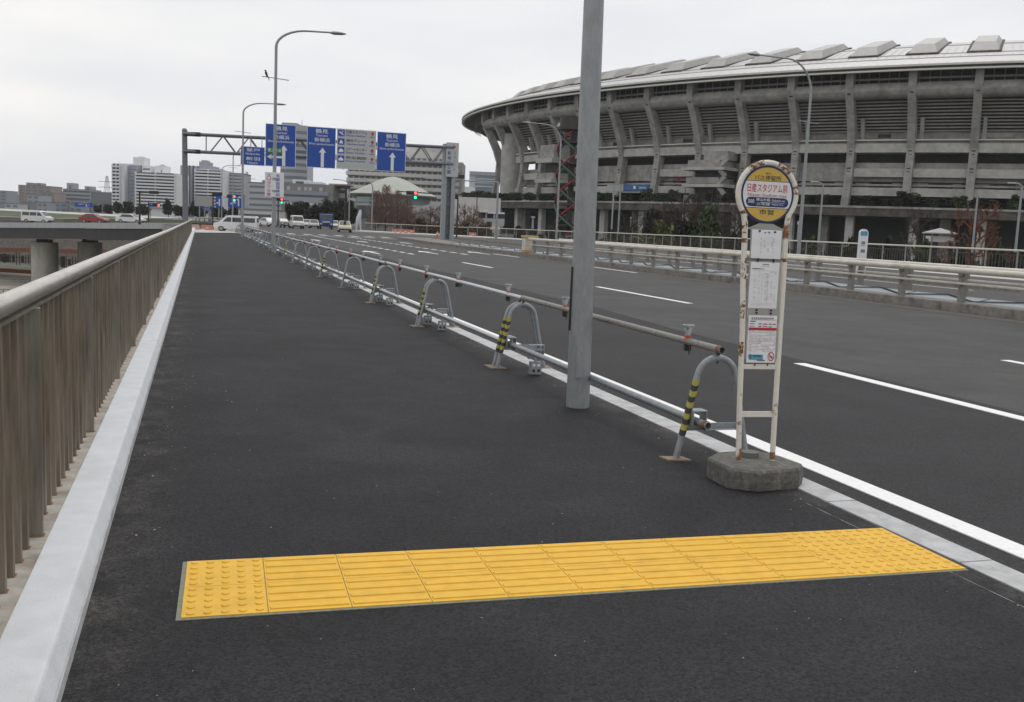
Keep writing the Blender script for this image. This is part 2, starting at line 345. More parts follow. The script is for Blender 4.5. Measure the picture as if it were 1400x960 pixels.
glyphs(['日産スタジアム前', 'バス停留所', '市営', 'Nissan Stadium mae', '横浜', '300', '港山大橋', '三号線', 'Daihachi-sen', 'Nippa-Line', '鶴見', 'Tsurumi', '新横浜', 'Shin-yokohama', '登戸', 'Noborito', '新羽', 'Nippa',
        '日産スタジアム', '横浜アリーナ', 'スケートセンター', '労災病院', 'Nissan Stadium', 'Yokohama Arena', 'Skate Center', 'Rosai Hospital', '第三京浜', '100m'] + list('スリッフプ注意冬期路面凍結新横浜公園スタジアム'))
# ================================================================== setting: ground, roads, kerbs, markings
def lerp(a, b, t): return a+(b-a)*t
def sstep(x, a, b):
    t = min(1, max(0, (x-a)/(b-a))); return t*t*(3-2*t)
def terr_z(x, y):
    z = lerp(-10.8, -3.0, sstep(x, 19, 33))
    a = lerp(262, 190, sstep(x, -5, 40)); return lerp(z, -.55, sstep(y-x*.12, a, a+32))
xs = [-900, -850, -800, -400, -250]+list(range(-180, 181, 9))+[230, 300, 420, 700, 800, 900]
ys = [-400, -300, -100]+list(range(-60, 300, 9))+[330, 400, 600, 800, 1000, 1150]
mb = MB(); mb.add([(x, y, terr_z(x, y)) for y in ys for x in xs], [(j*len(xs)+i, j*len(xs)+i+1, (j+1)*len(xs)+i+1, (j+1)*len(xs)+i) for j in range(len(ys)-1) for i in range(len(xs)-1)])
struct('terrain', mb, M['terrain'], smooth=2)
# bridge deck body under the walkway and both carriageways
def FX(Y): return 34+.0865*Y
YC = 112.0
Q0, Q1, Q2 = Vector((FX(YC), YC, .14)), at(640, 321, 141), at(498, 315, 152); Q1.z = Q2.z = .14
def fence_D(px):       # how far ahead the opposite pavement's fence stands at a photo column
    if px < 712: return float(np.interp(px, [498, 640, 712], [152, 141, 127]))
    v = ray(px, 320); return float((34+.0865*CAM[1]-CAM[0])/(v[0]-.0865*v[1]))
mb = MB(); mb.hexa([(-.95, -30, -1.6), (FX(-30)+.6, -30, -1.6), (FX(90)+.6, 90, -1.6), (-.95, 90, -1.6), (-.95, -30, -.03), (FX(-30)+.6, -30, -.03), (FX(90)+.6, 90, -.03), (-.95, 90, -.03)])
struct('bridge_deck', mb, M['conc'])
mb = MB(); mb.sheet([(-.4, -30), (3.33, -30), (3.33, 88), (-.4, 81)], 0.0); struct('walkway', mb, M['asph_new'])
mb = MB(); mb.sheet([(-1.2, 81), (-.4, 81), (3.33, 88), (3.33, 101), (-1.2, 101)], 0.0); struct('pavement_end', mb, M['pave_pale'])
mb = MB(); mb.sheet([(3.33, -30), (6.95, -30), (6.95, 10), (7.25, 14), (7.1, 60), (7.1, 90), (3.33, 90)], -.004); struct('road', mb, M['asph_road'])
mb = MB(); mb.sheet([(6.95, -30), (18.6, -30), (18.6, 90), (7.1, 90), (7.1, 60), (7.25, 14), (6.95, 10)], -.004); struct('road', mb, M['asph_old'])
mb = MB(); mb.sheet([(18.6, -30), (26.2, -30), (26.2, 90), (18.6, 90)], -.004); struct('road', mb, M['asph_old'])
mb = MB(); mb.sheet([(-1.2, 90), (60, 90), (95, 250), (60, 420), (12, 420), (-2, 172), (-4.5, 133)], -.004)
mb2 = MB(); mb2.loft([[(x, y, z) for x, y in ((-1.2, 90), (60, 90), (95, 250), (60, 420), (12, 420), (-2, 172), (-4.5, 133))] for z in (-.03, -8.2)])
struct('intersection_road', mb, M['asph_old']); struct('road_embankment', mb2, M['conc'])
mb = MB(); mb.hexa([(26.2, -30, -.02), (FX(-30)+.5, -30, -.02), (FX(YC)+.5, YC, -.02), (27.1, YC, -.02), (26.2, -30, .136), (FX(-30)+.5, -30, .136), (FX(YC)+.5, YC, .136), (27.1, YC, .136)]); struct('pavement', mb, M['asph_old'])
mb = MB(); mb.hexa([(25.95, -30, -.02), (26.2, -30, -.02), (27.1, YC, -.02), (26.85, YC, -.02), (25.95, -30, .145), (26.2, -30, .145), (27.1, YC, .145), (26.85, YC, .145)]); struct('kerb', mb, M['conc_kerb'])
mb = MB(); mb.sheet([(FX(-30)-2.6, -30), (FX(-30)+.4, -30), (FX(YC)+.4, YC), (FX(YC)-4, YC)], .142); struct('pavement', mb, M['pave_pale'], recalc=False)
fq = Vector((_f[0], _f[1], 0)).normalized(); mb = MB()
for p_, q_ in ((Q0, Q1), (Q1, Q2)): mb.hexa([Vector((v.x, v.y, z)) for z in (-.02, .14) for v in (p_-fq*13, p_+fq*.6, q_+fq*.6, q_-fq*13)])
struct('pavement', mb, M['pave_pale'])
# kerb under the left railing
mb = MB()
prof = [(-.95, -.5), (-.323, -.5), (-.323, .055), (-.348, .113), (-.353, .12), (-.362, .125), (-.95, .125)]
for k in range(-3, 8):
    y0, y1 = k*12.0+5, k*12.0+16.998
    mb.loft([[(x, y0, z) for x, z in prof], [(x, y1, z) for x, z in prof]])
struct('kerb', mb, M['coping'])
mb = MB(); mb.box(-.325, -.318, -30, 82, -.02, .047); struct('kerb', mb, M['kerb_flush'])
mb = MB(); mb.box(-.94, -.507, -30, 82, .12, .1285); struct('kerb', mb, mat('stained_plinth', (.36, .335, .29), .9, var=.2, vscale=4, col2=(.2, .165, .12), mix=(.5, .7), bump=.2))
mb = MB()
for k in range(-30, 90): mb.box(3.335, 3.515, k, k+.992, -.05, .005+.0015*math.sin(k*7.3))
struct('kerb', mb, M['kerb_flush'])
mb = MB(); mb.box(3.69, 3.845, -30, 86, -.003, .003); struct('lane_marking', mb, M['line'])
mb = MB()
for y0 in (6.39-15.2, 6.39-30.4): mb.box(6.63, 6.78, y0, y0+5, -.003, .003)
mb.box(6.63, 6.78, 1.3, 6.4, -.003, .003)
for y0, y1 in ((15.4, 20.6), (30.5, 34.6), (.6, 6.7), (-14, -9)): mb.box(9.88, 10.02, y0, y1, -.003, .003)
y = 43.0
while y < 88: mb.box(9.6, 9.78, y, y+1.1, -.003, .003); y += 2.1
y = 45.5
while y < 88: mb.box(12.9, 13.08, y, y+1.3, -.003, .003); y += 2.3
for y0 in (29.9, 44.0): mb.box(15.2, 15.33, y0, y0+4.5, -.003, .003)
struct('lane_marking', mb, M['line'])
mb = MB()
y = 47
while y < 58: mb.box(16.0, 16.12, y, y+1.8, -.003, .003); y += 2.7
for y0 in (6.5, 24, 42): mb.box(24.95, 25.08, y0, y0+9, -.003, .003)
struct('lane_marking', mb, M['line_worn'])
def arrow(mb, x, y, w=.15, L=4.5, z=.003):
    mb.add([(x-w/2, y, z), (x+w/2, y, z), (x+w/2, y+L*.62, z), (x+.42, y+L*.62, z), (x, y+L, z), (x-.42, y+L*.62, z), (x-w/2, y+L*.62, z)], [(0, 1, 2, 6), (3, 4, 5)])
mb = MB()
for x, y in ((11.25, 44.5), (14.6, 47), (7.85, 41.5), (11.25, 66), (14.6, 67), (7.85, 65)): arrow(mb, x, y)
struct('lane_marking', mb, M['line'])
mb = MB()
for x in range(5, 18, 3): mb.box(x-1.2, x+1.2, 86.5, 87, -.003, .003)
for k in range(9): mb.box(5+k*1.5, 5.7+k*1.5, 92, 95.5, .001, .004)
struct('crossing_marking', mb, M['line_worn'])
# scribed setting-out line beside the kerb, joint across the walkway
mb = MB(); mb.add([(3.19, -3, .002), (3.194, -3, .002), (3.203, 1.0, .002), (3.199, 1.0, .002)], [(0, 1, 2, 3)]); struct('scribed_line', mb, mat('chalk_line', (.4, .4, .4), .9, col2=(.08, .08, .08), vscale=9, mix=(.45, .6)), recalc=False)
mb = MB(); mb.add([(-.25, 27.2, .002), (.75, 27.35, .002), (1.3, 27.3, .002), (1.3, 27.42, .002), (.75, 27.5, .002), (-.25, 27.4, .002)], [(0, 1, 2, 3, 4, 5)]); struct('asphalt_joint', mb, mat('joint_asphalt', (.02, .02, .02), .9), recalc=False)
# median
mb = MB()
for k in range(-3, 13):
    y0 = k*5.0
    mb.box(15.98, 16.72, y0, y0+4.985, -.03, .205); mb.box(17.35, 17.95, y0, y0+4.985, -.03, .20)
mb.hexa([(15.98, 65, -.03), (18.2, 65, -.03), (20.5, 88, -.03), (17.3, 88, -.03), (15.98, 65, .2), (18.2, 65, .2), (20.5, 88, .2), (17.3, 88, .2)])
struct('kerb', mb, M['conc_kerb'], bevel=.02)
mb = MB(); mb.sheet([(15.3, -15), (15.98, -15), (15.98, 65), (15.6, 65)], .0005); struct('gutter', mb, mat('gutter_grime', (.11, .1, .09), .95, var=.25, vscale=2))
mb = MB(); mb2 = MB()
for k in range(-3, 26):
    y0 = k*2.5
    mb.hexa([(16.9, y0, .16), (17.32, y0, .24), (17.32, y0+2.4, .24), (16.9, y0+2.4, .16), (16.9, y0, .18), (17.32, y0, .27), (17.32, y0+2.4, .27), (16.9, y0+2.4, .18)])
    mb2.bar((16.9, y0, .2), (17.3, y0+1.25, .285), .06, .02); mb2.bar((17.3, y0+1.25, .287), (16.9, y0+2.5, .202), .06, .02)
o = thing('gap_cover', 'pale blue cover sheets under dark crossed ties between the two median guard rails', 'cover', (17.04, 25, .2)); mb.build('cover_sheet', M['net_blue'], o); mb2.build('tie', M['ink_dark'], o)
# ================================================================== left railing
o = thing('railing', 'stained stainless pedestrian railing with close vertical bars along the white concrete kerb', 'railing', (-.6, 38, .125))
def zr(Y): return float(np.interp(Y, [-6, 5, 20, 82], [1.082, 1.082, 1.04, .98]))
RX = -.57
mb = MB(); Y = -6.0
while Y < 82:
    y1 = min(Y+6, 82); mb.tube([(RX, Y, zr(Y)), (RX, (Y+y1)/2, zr((Y+y1)/2)), (RX, y1-.006, zr(y1))], .037, 20); mb.tube([(RX, y1-.1, zr(y1-.1)), (RX, y1+.1, zr(y1+.1))], .0365, 20); Y += 6
mb.build('handrail', M['inox_rail'], o, smooth=True)
mb = MB(); Y = -6
while Y < 82: mb.bar((RX, Y, zr(Y)-.048), (RX, Y+2, zr(Y+2)-.048), .056, .012); Y += 2
mb.build('rail', M['inox'], o)
mb = MB(); Y = -6
while Y < 82:
    for j in range(1, 13): q = Y+.65+j*2/13; mb.box(RX-.014, RX+.014, q-.018, q+.018, .128, zr(q)-.05)
    Y += 2
b = mb.build('baluster', M['inox_dark'], o); b['kind'] = 'stuff'
mb = MB(); Y = -6
while Y < 40:
    for j in range(13): q = Y+.65+j*2/13; w = .022 if j else .026; mb.box(RX-.02-(.025 if not j else 0), RX+.02+(.03 if not j else 0), q-w, q+w, .126, .1295)
    Y += 2
b = mb.build('foot_stain', M['rust'], o); b['kind'] = 'stuff'
Y = -5.35
while Y < 82:
    mb = MB(); mb.box(RX-.04, RX+.045, Y-.016, Y+.016, .125, zr(Y)-.05); mb.build('post', M['inox'], o, bevel=.004)
    Y += 2
# ================================================================== tactile paving
o = thing('tactile_paving', 'yellow tactile paving strip with dots and bars set across the dark walkway', 'tactile paving', (1.65, .3, 0))
prot = -0.0253; ca, sa = math.cos(prot), math.sin(prot)
def tp(x, y, z): return (x*ca-y*sa, x*sa+y*ca, z)
mb = MB(); mb.hexa([tp(-.016, -.014, -.01), tp(3.3, -.014, -.01), tp(3.31, .604, -.01), tp(-.016, .604, -.01), tp(-.016, -.014, .003), tp(3.3, -.014, .003), tp(3.31, .604, .003), tp(-.016, .604, .003)])
mb.build('adhesive_edge', M['adhesive'], o)
for i in range(11):
    for j in range(2):
        g = .0015; x0, x1, y0, y1 = i*.3+g, i*.3+.3-g, j*.3+g, j*.3+.3-g
        mb = MB(); mb.hexa([tp(x0, y0, 0), tp(x1, y0, 0), tp(x1, y1, 0), tp(x0, y1, 0), tp(x0, y0, .0065), tp(x1, y0, .0065), tp(x1, y1, .0065), tp(x0, y1, .0065)])
        if i in (0, 9, 10):
            for a in range(5):
                for b in range(5):
                    cx, cy = x0+.03+a*.06, y0+.03+b*.06
                    mb.loft([[tp(cx+r*math.cos(t*.628), cy+r*math.sin(t*.628), z) for t in range(10)] for r, z in ((.0155, .006), (.0145, .0105), (.011, .0114))])
            mb.build('dot_tile', M['yellow'], o)
        else:
            for b in range(4):
                cy = y0+.037+b*.075
                mb.loft([[tp(x, yy, z) for x, yy, z in ((x0+a, cy-hw, zz), (x1-a, cy-hw, zz), (x1-a, cy+hw, zz), (x0+a, cy+hw, zz))] for a, hw, zz in ((.006, .0145, .006), (.0075, .0128, .0112))])
            mb.build('bar_tile', M['yellow'], o)
# ================================================================== bus stop sign
random.seed(4)
BX, BY = 3.17, 1.51
o = thing('bus_stop_sign', 'rusty white bus stop sign with yellow and white round board on an octagonal concrete base', 'bus stop', (BX, BY, 0))
oct_ = [(2.93, 1.62), (2.92, 1.36), (3.04, 1.245), (3.34, 1.285), (3.425, 1.38), (3.41, 1.6), (3.335, 1.78), (3.06, 1.75)]
ocx, ocy = 3.17, 1.51
rings = [[(ocx+(x-ocx)*s+random.uniform(-.004, .004), ocy+(y-ocy)*s+random.uniform(-.004, .004), z+random.uniform(-.003, .003)) for x, y in oct_] for z, s in ((0, 1.0), (.05, 1.012), (.107, 1.0), (.12, .965))]
MB().loft(rings).build('base', M['conc_base'], o, bevel=.004)
mb = MB(); mb.tube([(3.2, 1.6, .115), (3.2, 1.6, .15)], .055, 16); mb.build('base_plug', M['conc_dark'], o)
SC = 1.034; P0_ = Vector((3.179, 1.5005, 0)); half, halft = .104, .124
ex = Vector((math.cos(R_(-4.6)), math.sin(R_(-4.6)), 0)); ez = Vector((-.033, 0, 1)).normalized(); ny = Vector((ex.y, -ex.x, 0)).normalized()   # towards the viewer
O = P0_-ez*.12+Vector((0, 0, .12))
def bp(x, z, n=0.0): return O+ex*x*SC+ez*(1.41+(z-1.41)*SC)+ny*n
ZC, RC, KD = 1.655, .172, .892           # centre and tube radius line of the round head; lettering scale
def hw(z): return half+(halft-half)*min(1, max(0, (z-.17)/1.3))
pts = [bp(-hw(.15), .15)]
for z in (.5, .9, 1.2, 1.36, 1.47): pts.append(bp(-hw(z)+.003*math.sin(z*9), z))
a_start = math.pi+R_(38); a_end = -R_(38)
for k in range(25):
    a = a_start+(a_end-a_start)*k/24; pts.append(bp(RC*math.cos(a), ZC+RC*math.sin(a)))
for z in (1.47, 1.36, 1.2, .9, .5): pts.append(bp(hw(z)+.002*math.sin(z*7), z))
pts.append(bp(hw(.15), .15))
mb = MB(); mb.tube(pts, .0158, 14); fr = mb.build('frame', M['white_rust'], o, smooth=True)
for z, h in ((.43, .033), (.70, .026)): MB().obox(bp(0, z), ex*hw(z), ez*(h/2), ny*.004).build('crossbar', M['white_rust'], o)
for sd, z, l in ((-1, .2, .035), (1, .19, .022), (-1, 1.275, .03), (-1, 1.02, .05), (-1, .80, .04), (-1, 1.40, .012), (1, 1.445, .01), (1, 1.30, .01), (-1, 1.475, .035), (-1, 1.22, .03)):
    MB().tube([bp(sd*hw(z), z-l), bp(sd*hw(z), z+l)], .0163, 12, cap=False).build('rust_patch', M['rust_edge'] if z > .25 else M['rust'], o, smooth=True)
for a0, a1 in ((100, 132), (44, 72), (2, 18), (212, 226)):
    MB().tube([bp(RC*math.cos(R_(a)), ZC+RC*math.sin(R_(a))) for a in np.linspace(a0, a1, 8)], .0163, 12, cap=False).build('rust_patch', M['rust_edge'], o, smooth=True)
# round board
def ringpts(r, n=64, d=0): return [bp(KD*r*math.cos(2*math.pi*k/n), ZC+KD*r*math.sin(2*math.pi*k/n), d) for k in range(n)]
rb = MB().loft([ringpts(.176, d=-.006), ringpts(.176, d=.003)]).build('round_board', M['sign_navy'], o)
def cap(mb, r, z0, z1, d, n=40):   # slice of a disc between two heights
    zs = [z0+(z1-z0)*k/n for k in range(n+1)]
    L = [(-math.sqrt(max(0, r*r-z*z)), z) for z in zs]; Rr = [(-x, z) for x, z in L]
    vs = [bp(x*KD, ZC+z*KD, d) for x, z in L]+[bp(x*KD, ZC+z*KD, d) for x, z in Rr]
    return mb.add(vs, [(k, n+1+k, n+2+k, k+1) for k in range(n)])
for z0, z1 in ((.082, .1629), (-.1629, -.085)): cap(MB(), .163, z0, z1, .0045).build('yellow_field', M['sign_yellow'], rb, recalc=False)
mb = MB(); cap(mb, .163, -.081, .078, .0045); mb.build('white_field', M['sign_white'], rb, recalc=False)
def line(name, body, x0, x1, z0, z1, m, par=rb, d=.0055):
    mb = MB(); put_text(mb, body, bp(0, ZC, d), ex*KD, ez*KD, x0, x1, z0, z1); return mb.build(name, m, par, recalc=False)
line('lettering', '日産スタジアム前', -.14, .137, .012, .066, M['sign_red'])
line('lettering', 'バス停留所', -.094, .09, .088, .119, M['ink_dark'])
line('lettering', '横浜', -.02, .02, .127, .137, M['ink_dark'])
line('lettering', 'Nissan Stadium mae', -.135, .133, -.015, .005, M['ink_red'])
line('lettering', '市営', -.052, .05, -.128, -.094, M['ink_dark'])
mb = MB(); p = []
for k in range(24):
    a = math.pi/2+math.pi*k/23; p.append((-.112+.03*math.cos(a), -.047+.0285*math.sin(a)))
for k in range(24):
    a = -math.pi/2+math.pi*k/23; p.append((.112+.03*math.cos(a), -.047+.0285*math.sin(a)))
mb.add([bp(x*KD, ZC+z*KD, .005) for x, z in p], [tuple(range(48))]); mb.build('blue_panel', M['sign_navy'], rb, recalc=False)
line('lettering', '300', -.133, -.09, -.058, -.034, M['sign_white'], d=.006)
line('lettering', '港山大橋', -.078, .02, -.043, -.024, M['sign_white'], d=.006)
line('lettering', '三号線', -.075, .018, -.07, -.053, M['sign_white'], d=.006)
line('lettering', 'Daihachi-sen', .032, .122, -.042, -.03, M['sign_white'], d=.006)
line('lettering', 'Nippa-Line', .032, .112, -.068, -.057, M['sign_white'], d=.006)
mb = MB(); mb.obox(bp(.035*KD, ZC-.049*KD, .006), ex*.075, ez*.001, ny*.0004); mb.build('rule', M['sign_white'], rb)
def zm(z):   # heights of the notices were drawn on a smaller frame: map them on to this one
    return float(np.interp(z, [.56, .575, .79, .862, 1.16, 1.182, 1.345, 1.36], [.712, .725, .99, 1.03, 1.285, 1.305, 1.462, 1.47]))
bp0 = bp
def bp(x, z, n=0.0): return bp0(x*.96+.004, zm(z) if z < 1.36 else z, n)
# grey gusset, boards, papers
mb = MB(); mb.add([bp(x, z, .0) for x, z in ((-.1, 1.475), (.1, 1.473), (.04, 1.497), (-.045, 1.498))], [(0, 1, 2, 3)]); mb.obox(bp(0, 1.468), ex*.11, ez*.006, ny*.003); mb.build('gusset', M['board_grey'], o, recalc=False)
def board(x0, x1, z0, z1): return MB().obox(bp((x0+x1)/2, (z0+z1)/2, .006), ex*(x1-x0)/2, ez*(z1-z0)/2, ny*.004).build('notice_board', M['board_grey'], o)
b1 = board(-.098, .098, 1.168, 1.345); b2 = board(-.1, .098, .80, 1.166); b3 = board(-.1, .096, .566, .86-.062)
def paper(par, x0, x1, z0, z1, m='paper', sk=.003):
    mb = MB(); n = 8; vs = []
    for j in range(n+1):
        z = z0+(z1-z0)*j/n; w = .0018*math.sin(j*1.3)
        vs += [bp(x0-sk*(1-j/n), z, .0115+w*.3), bp((x0+x1)/2, z, .0125+w), bp(x1-sk*(1-j/n), z, .0115)]
    mb.add(vs, [(j*3+i, j*3+i+1, j*3+i+4, j*3+i+3) for j in range(n) for i in (0, 1)]); return mb.build('notice', M[m], par, smooth=2, recalc=False)
p1 = paper(b1, -.093, .093, 1.182, 1.345); p2 = paper(b2, -.092, .088, .862, 1.16, sk=.008); p3 = paper(b3, -.092, .088, .575, .79, sk=.004)
PD = .0148
def strokes(par, items, m, name='print'):
    mb = MB()
    for x, z, w, h in items: mb.add([bp(x-w/2, z-h/2, PD), bp(x+w/2, z-h/2, PD), bp(x+w/2, z+h/2, PD), bp(x-w/2, z+h/2, PD)], [(0, 1, 2, 3)])
    return mb.build(name, m, par, recalc=False)
it = []
for cx in (-.035, -.012, .008, .032, .042):
    z = 1.30
    while z > 1.215:
        if random.random() < .62: it.append((cx+random.uniform(-.002, .002), z, .0055, random.uniform(.003, .006)))
        z -= .0085
strokes(p1, it, M['ink_pale']); strokes(p1, [(-.012, 1.33, .012, .008), (.012, 1.332, .014, .009)], M['ink_blue'])
mb = MB()
for x, z in ((-.048, 1.338), (.048, 1.335), (-.05, 1.178), (.048, 1.174), (-.045, .845), (.045, .843), (-.045, .815), (.045, .813)): mb.tube([bp(x, z, .009), bp(x, z, .02)], .0055, 8)
for x, z in ((-.05, 1.168), (.048, 1.166), (-.04, .563), (.04, .563)): mb.obox(bp(x, z, .012), ex*.0035, ez*.008, ny*.002)
mb.build('clip', M['ink_dark'], o)
it = [(-.04, 1.117, .07, .006)]
for z in np.arange(.91, 1.1, .0085):
    for cx in (-.065, -.038, .004, .018, .04, .06):
        if random.random() < .55: it.append((cx, z, random.uniform(.008, .017), .0022))
it += [(-.002, 1.135, .05, .003), (-.02, .885, .13, .0015)]
strokes(p2, it, M['ink_pale']); strokes(p2, [(-.055, 1.117, .05, .0045), (.015, .99, .0014, .2), (-.02, .99, .0012, .19), (.0, 1.105, .15, .001), (0, .893, .15, .0012)], M['ink_pale'])
strokes(p2, [(-.06, 1.118, .045, .004), (.0, 1.147, .04, .0035)], M['ink_dark'])
it = []; ir = []
for z in np.arange(.628, .722, .0072):
    x = -.085
    while x < .078:
        w = random.uniform(.008, .03)
        if random.random() < .8: (ir if random.random() < .25 else it).append((x+w/2, z, min(w, .08-x), .002))
        x += w+.004
strokes(p3, it, M['ink_pale']); strokes(p3, ir, M['ink_red'])
strokes(p3, [(-.065, .763, .035, .005), (-.02, .752, .018, .006), (.045, .751, .018, .006), (-.02, .74, .018, .006), (.045, .739, .018, .005), (-.07, .752, .03, .003), (-.07, .741, .03, .003)]+[(-.07+.013*k, .778, .009, .006) for k in range(11)], M['ink'])
strokes(p3, [(.012, .751, .03, .005), (.07, .751, .02, .005), (.012, .74, .03, .004), (.0, .771, .15, .002)], M['ink_red'])
strokes(p3, [(-.002, .729, .176, .0115)], M['sign_red'], 'red_band')
strokes(p3, [(-.035, .6, .085, .024), (-.075, .603, .018, .02)], M['ink_blue'], 'blue_panel'); strokes(p3, [(-.03, .605, .05, .008), (-.005, .586, .05, .004)], M['ink_dark'])
mb = MB()
def ann(mb, cx, cz, r0, r1, n=32):
    vs = [bp(cx+r*math.cos(2*math.pi*k/n), cz+r*math.sin(2*math.pi*k/n), PD) for r in (r0, r1) for k in range(n)]
    mb.add(vs, [(k, (k+1) % n, n+(k+1) % n, n+k) for k in range(n)])
ann(mb, .058, .604, .0165, .0205); mb.add([bp(.058+a*.0125+b*.0015, .604-a*.0125+b*.0015, PD) for a, b in ((-1, -1), (1, -1), (1, 1), (-1, 1))], [(0, 1, 2, 3)])
mb.build('no_smoking_symbol', M['sign_red'], p3, recalc=False)
strokes(p3, [(.057, .602, .022, .004)], M['ink_dark'], 'cigarette')
bp = bp0
# ================================================================== barrier line
def arcpts(c, r, a0, a1, n, y): return [(c[0]+r*math.cos(a0+(a1-a0)*k/n), y, c[1]+r*math.sin(a0+(a1-a0)*k/n)) for k in range(n+1)]
def leg_pts(y):   # inverted U, centre x = 0
    a = math.atan2(.12, .52); c, r = (0, .515), .137
    return [(-.25, y, .005)]+arcpts(c, r, math.pi-a, a, 14, y)+[(.25, y, .005)]
def make_stand():
    t = thing('barrier_stand', 'x', 'barrier stand', (0, 0, 0), 'barrier stands along the walkway')
    MB().tube(leg_pts(0), .0215, 12).build('frame', M['galv'], t, smooth=True)
    for s in (-1, 1): MB().obox((.255*s, 0, .005), (.075, .012*s, 0), (-.008, .05, 0), (0, 0, .005)).build('foot_plate', M['foot'], t)
    P = [Vector(p) for p in leg_pts(0)][:2]; d = P[1]-P[0]
    mb = MB()
    for k in range(10):
        mb.cur = k % 2; a = .30+.066*k; mb.loft([[P[0]+d*q+d*.03*math.cos(2*math.pi*i/14+.6)+(Vector((0, 1, 0))*math.cos(2*math.pi*i/14)+d.normalized().cross(Vector((0, 1, 0)))*math.sin(2*math.pi*i/14))*.0228 for i in range(14)] for q in (a, a+.0658)], cap=False)
    mb.build('tape', [M['tape_k'], M['tape_y']], t, smooth=True)
    mb = MB(); mb.obox((0, .012, .21), (.21, 0, 0), (0, .003, 0), (0, 0, .02)); mb.obox((0, -.008, .192), (.205, 0, 0), (0, .02, 0), (0, 0, .0025)); mb.build('crossbar', M['galv'], t)
    mb = MB(); mb.obox((-.12, 0, .315), (.05, 0, 0), (0, .045, 0), (0, 0, .006)); mb.obox((-.17, 0, .27), (.005, 0, 0), (0, .05, 0), (0, 0, .05)); mb.obox((-.075, .0, .25), (.005, 0, 0), (0, .045, 0), (0, 0, .065)); mb.build('bracket', M['galv'], t, bevel=.004)
    mb = MB(); mb.tube([(0, 0, .66), (0, 0, .69)], .012, 8); mb.tube([(0, 0, .615), (0, 0, .64)], .006, 8); mb.build('saddle', M['dark_steel'], t)
    return t
stand = make_stand(); st_tree = None
YS = [2.06+3.93*k for k in range(22)]; DBL = (1, 2, 3, 5, 7, 9, 12, 15, 18)
first = True; XC = 3.2
place = []
for k, y in enumerate(YS):
    w = 'nearest single' if k == 0 else nth(k+1)
    if k in DBL:
        place.append((y+.06, f'grey barrier stand, nearer of the pair at the {nth(k+1)} support from the bus stop'))
        place.append((y+.17, f'grey barrier stand, farther of the pair at the {nth(k+1)} support from the bus stop'))
    elif k == 0: place.append((y, 'grey inverted U barrier stand with yellow black tape right behind the bus stop base'))
    else: place.append((y, f'grey barrier stand standing alone as the {nth(k+1)} support from the bus stop'))
random.seed(8)
tr = collect(stand); tr_bare = (stand, [c for c in tr[1] if not c[0].name.startswith('tape')])
for i, (y, lab) in enumerate(place):
    c = stand if i == 0 else dup(stand, tree=tr if i in (1, 2, 4, 6, 8, 9, 13) else tr_bare)
    c.location = (XC+random.uniform(-.012, .012)*(i > 0), y, 0); c.rotation_euler = (0, 0, random.uniform(-.05, .05)*(i > 0)); c['label'] = lab
# rail pipes
def pipe(y0, y1, x, z0, z1, r, m, lab, nm='rail_pipe'):
    L = Vector((x, (y0+y1)/2, (z0+z1)/2)); t = thing(nm, lab, 'pipe', L, 'rail pipes of the barrier')
    mb = MB(); n = 14; P0, P1 = Vector((x, y0, z0)), Vector((x, y1, z1)); D = (P1-P0).normalized()
    a = D.orthogonal().normalized(); b = D.cross(a)
    ring = lambda p, q: [p+(a*math.cos(2*math.pi*k/n)+b*math.sin(2*math.pi*k/n))*q for k in range(n)]
    mb.loft([ring(P0+D*.05, r*.82), ring(P0, r*.82), ring(P0, r), ring(P1, r), ring(P1, r*.82), ring(P1-D*.05, r*.82)])
    mb.build('tube', m, t, smooth=True)
    if y0 < 30:
        MB().tube([P0+D*.012, P0+D*.05], r*1.12, 12, cap=False).build('end_collar', M['rust'], t, smooth=True)
    return t
for k in range(len(YS)-1):
    y0, y1 = YS[k]-.06+(.1 if k else 0), YS[k+1]+.1
    a, b = ('bus stop stand', 'second') if k == 0 else (nth(k+1)+' barrier support', nth(k+2))
    if k == 0:
        pipe(y0, y1, XC-.005, .706, .716, .0243, M['pipe_rusty'], 'weathered brown upper rail pipe ending open beside the bus stop')
        pipe(y0-.1, y1, XC-.125, .246, .246, .0243, M['galv'], 'grey lower rail pipe ending open beside the bus stop base')
    else:
        pipe(y0, y1, XC+.008*(-1)**k, .71, .716, .0243, M['galv_light'], f'bright upper rail pipe from the {a} to the {b}')
        pipe(y0, y1, XC-.125+.008*(-1)**k, .246, .25, .0243, M['galv_light'], f'grey lower rail pipe from the {a} to the {b}')
# warning lamps on the upper pipes
def make_lamp():
    t = thing('warning_lamp', 'x', 'warning lamp', (0, 0, 0), 'warning lamps on the barrier')
    n = 16; ring = lambda r, z: [(r*math.cos(2*math.pi*k/n), r*.8*math.sin(2*math.pi*k/n), z) for k in range(n)]
    MB().loft([ring(.018, .036), ring(.024, .05), ring(.04, .088), ring(.041, .104), ring(.036, .109)]).build('lens', M['lens'], t, smooth=True)
    mb = MB(); mb.obox((0, 0, .031), (.02, 0, 0), (0, .022, 0), (0, 0, .006)); mb.tube([(0, -.018, 0), (0, .018, 0)], .0285, 14); mb.build('clamp', M['orange'], t, bevel=.003)
    mb = MB(); mb.obox((0, .01, -.045), (.02, 0, 0), (0, .022, 0), (0, 0, .026)); mb.build('battery_case', M['black'], t, bevel=.004)
    mb = MB(); mb.tube([(0, -.06, -.09), (0, -.06, -.02)], .004, 6); mb.tube([(0, -.1, -.035), (0, -.03, -.035)], .004, 6); mb.obox((0, -.085, -.04), (.004, 0, 0), (0, .012, 0), (0, 0, .02)); mb.build('wing_screw', M['dark_steel'], t)
    return t
lamp = make_lamp(); tr = collect(lamp); i = 0
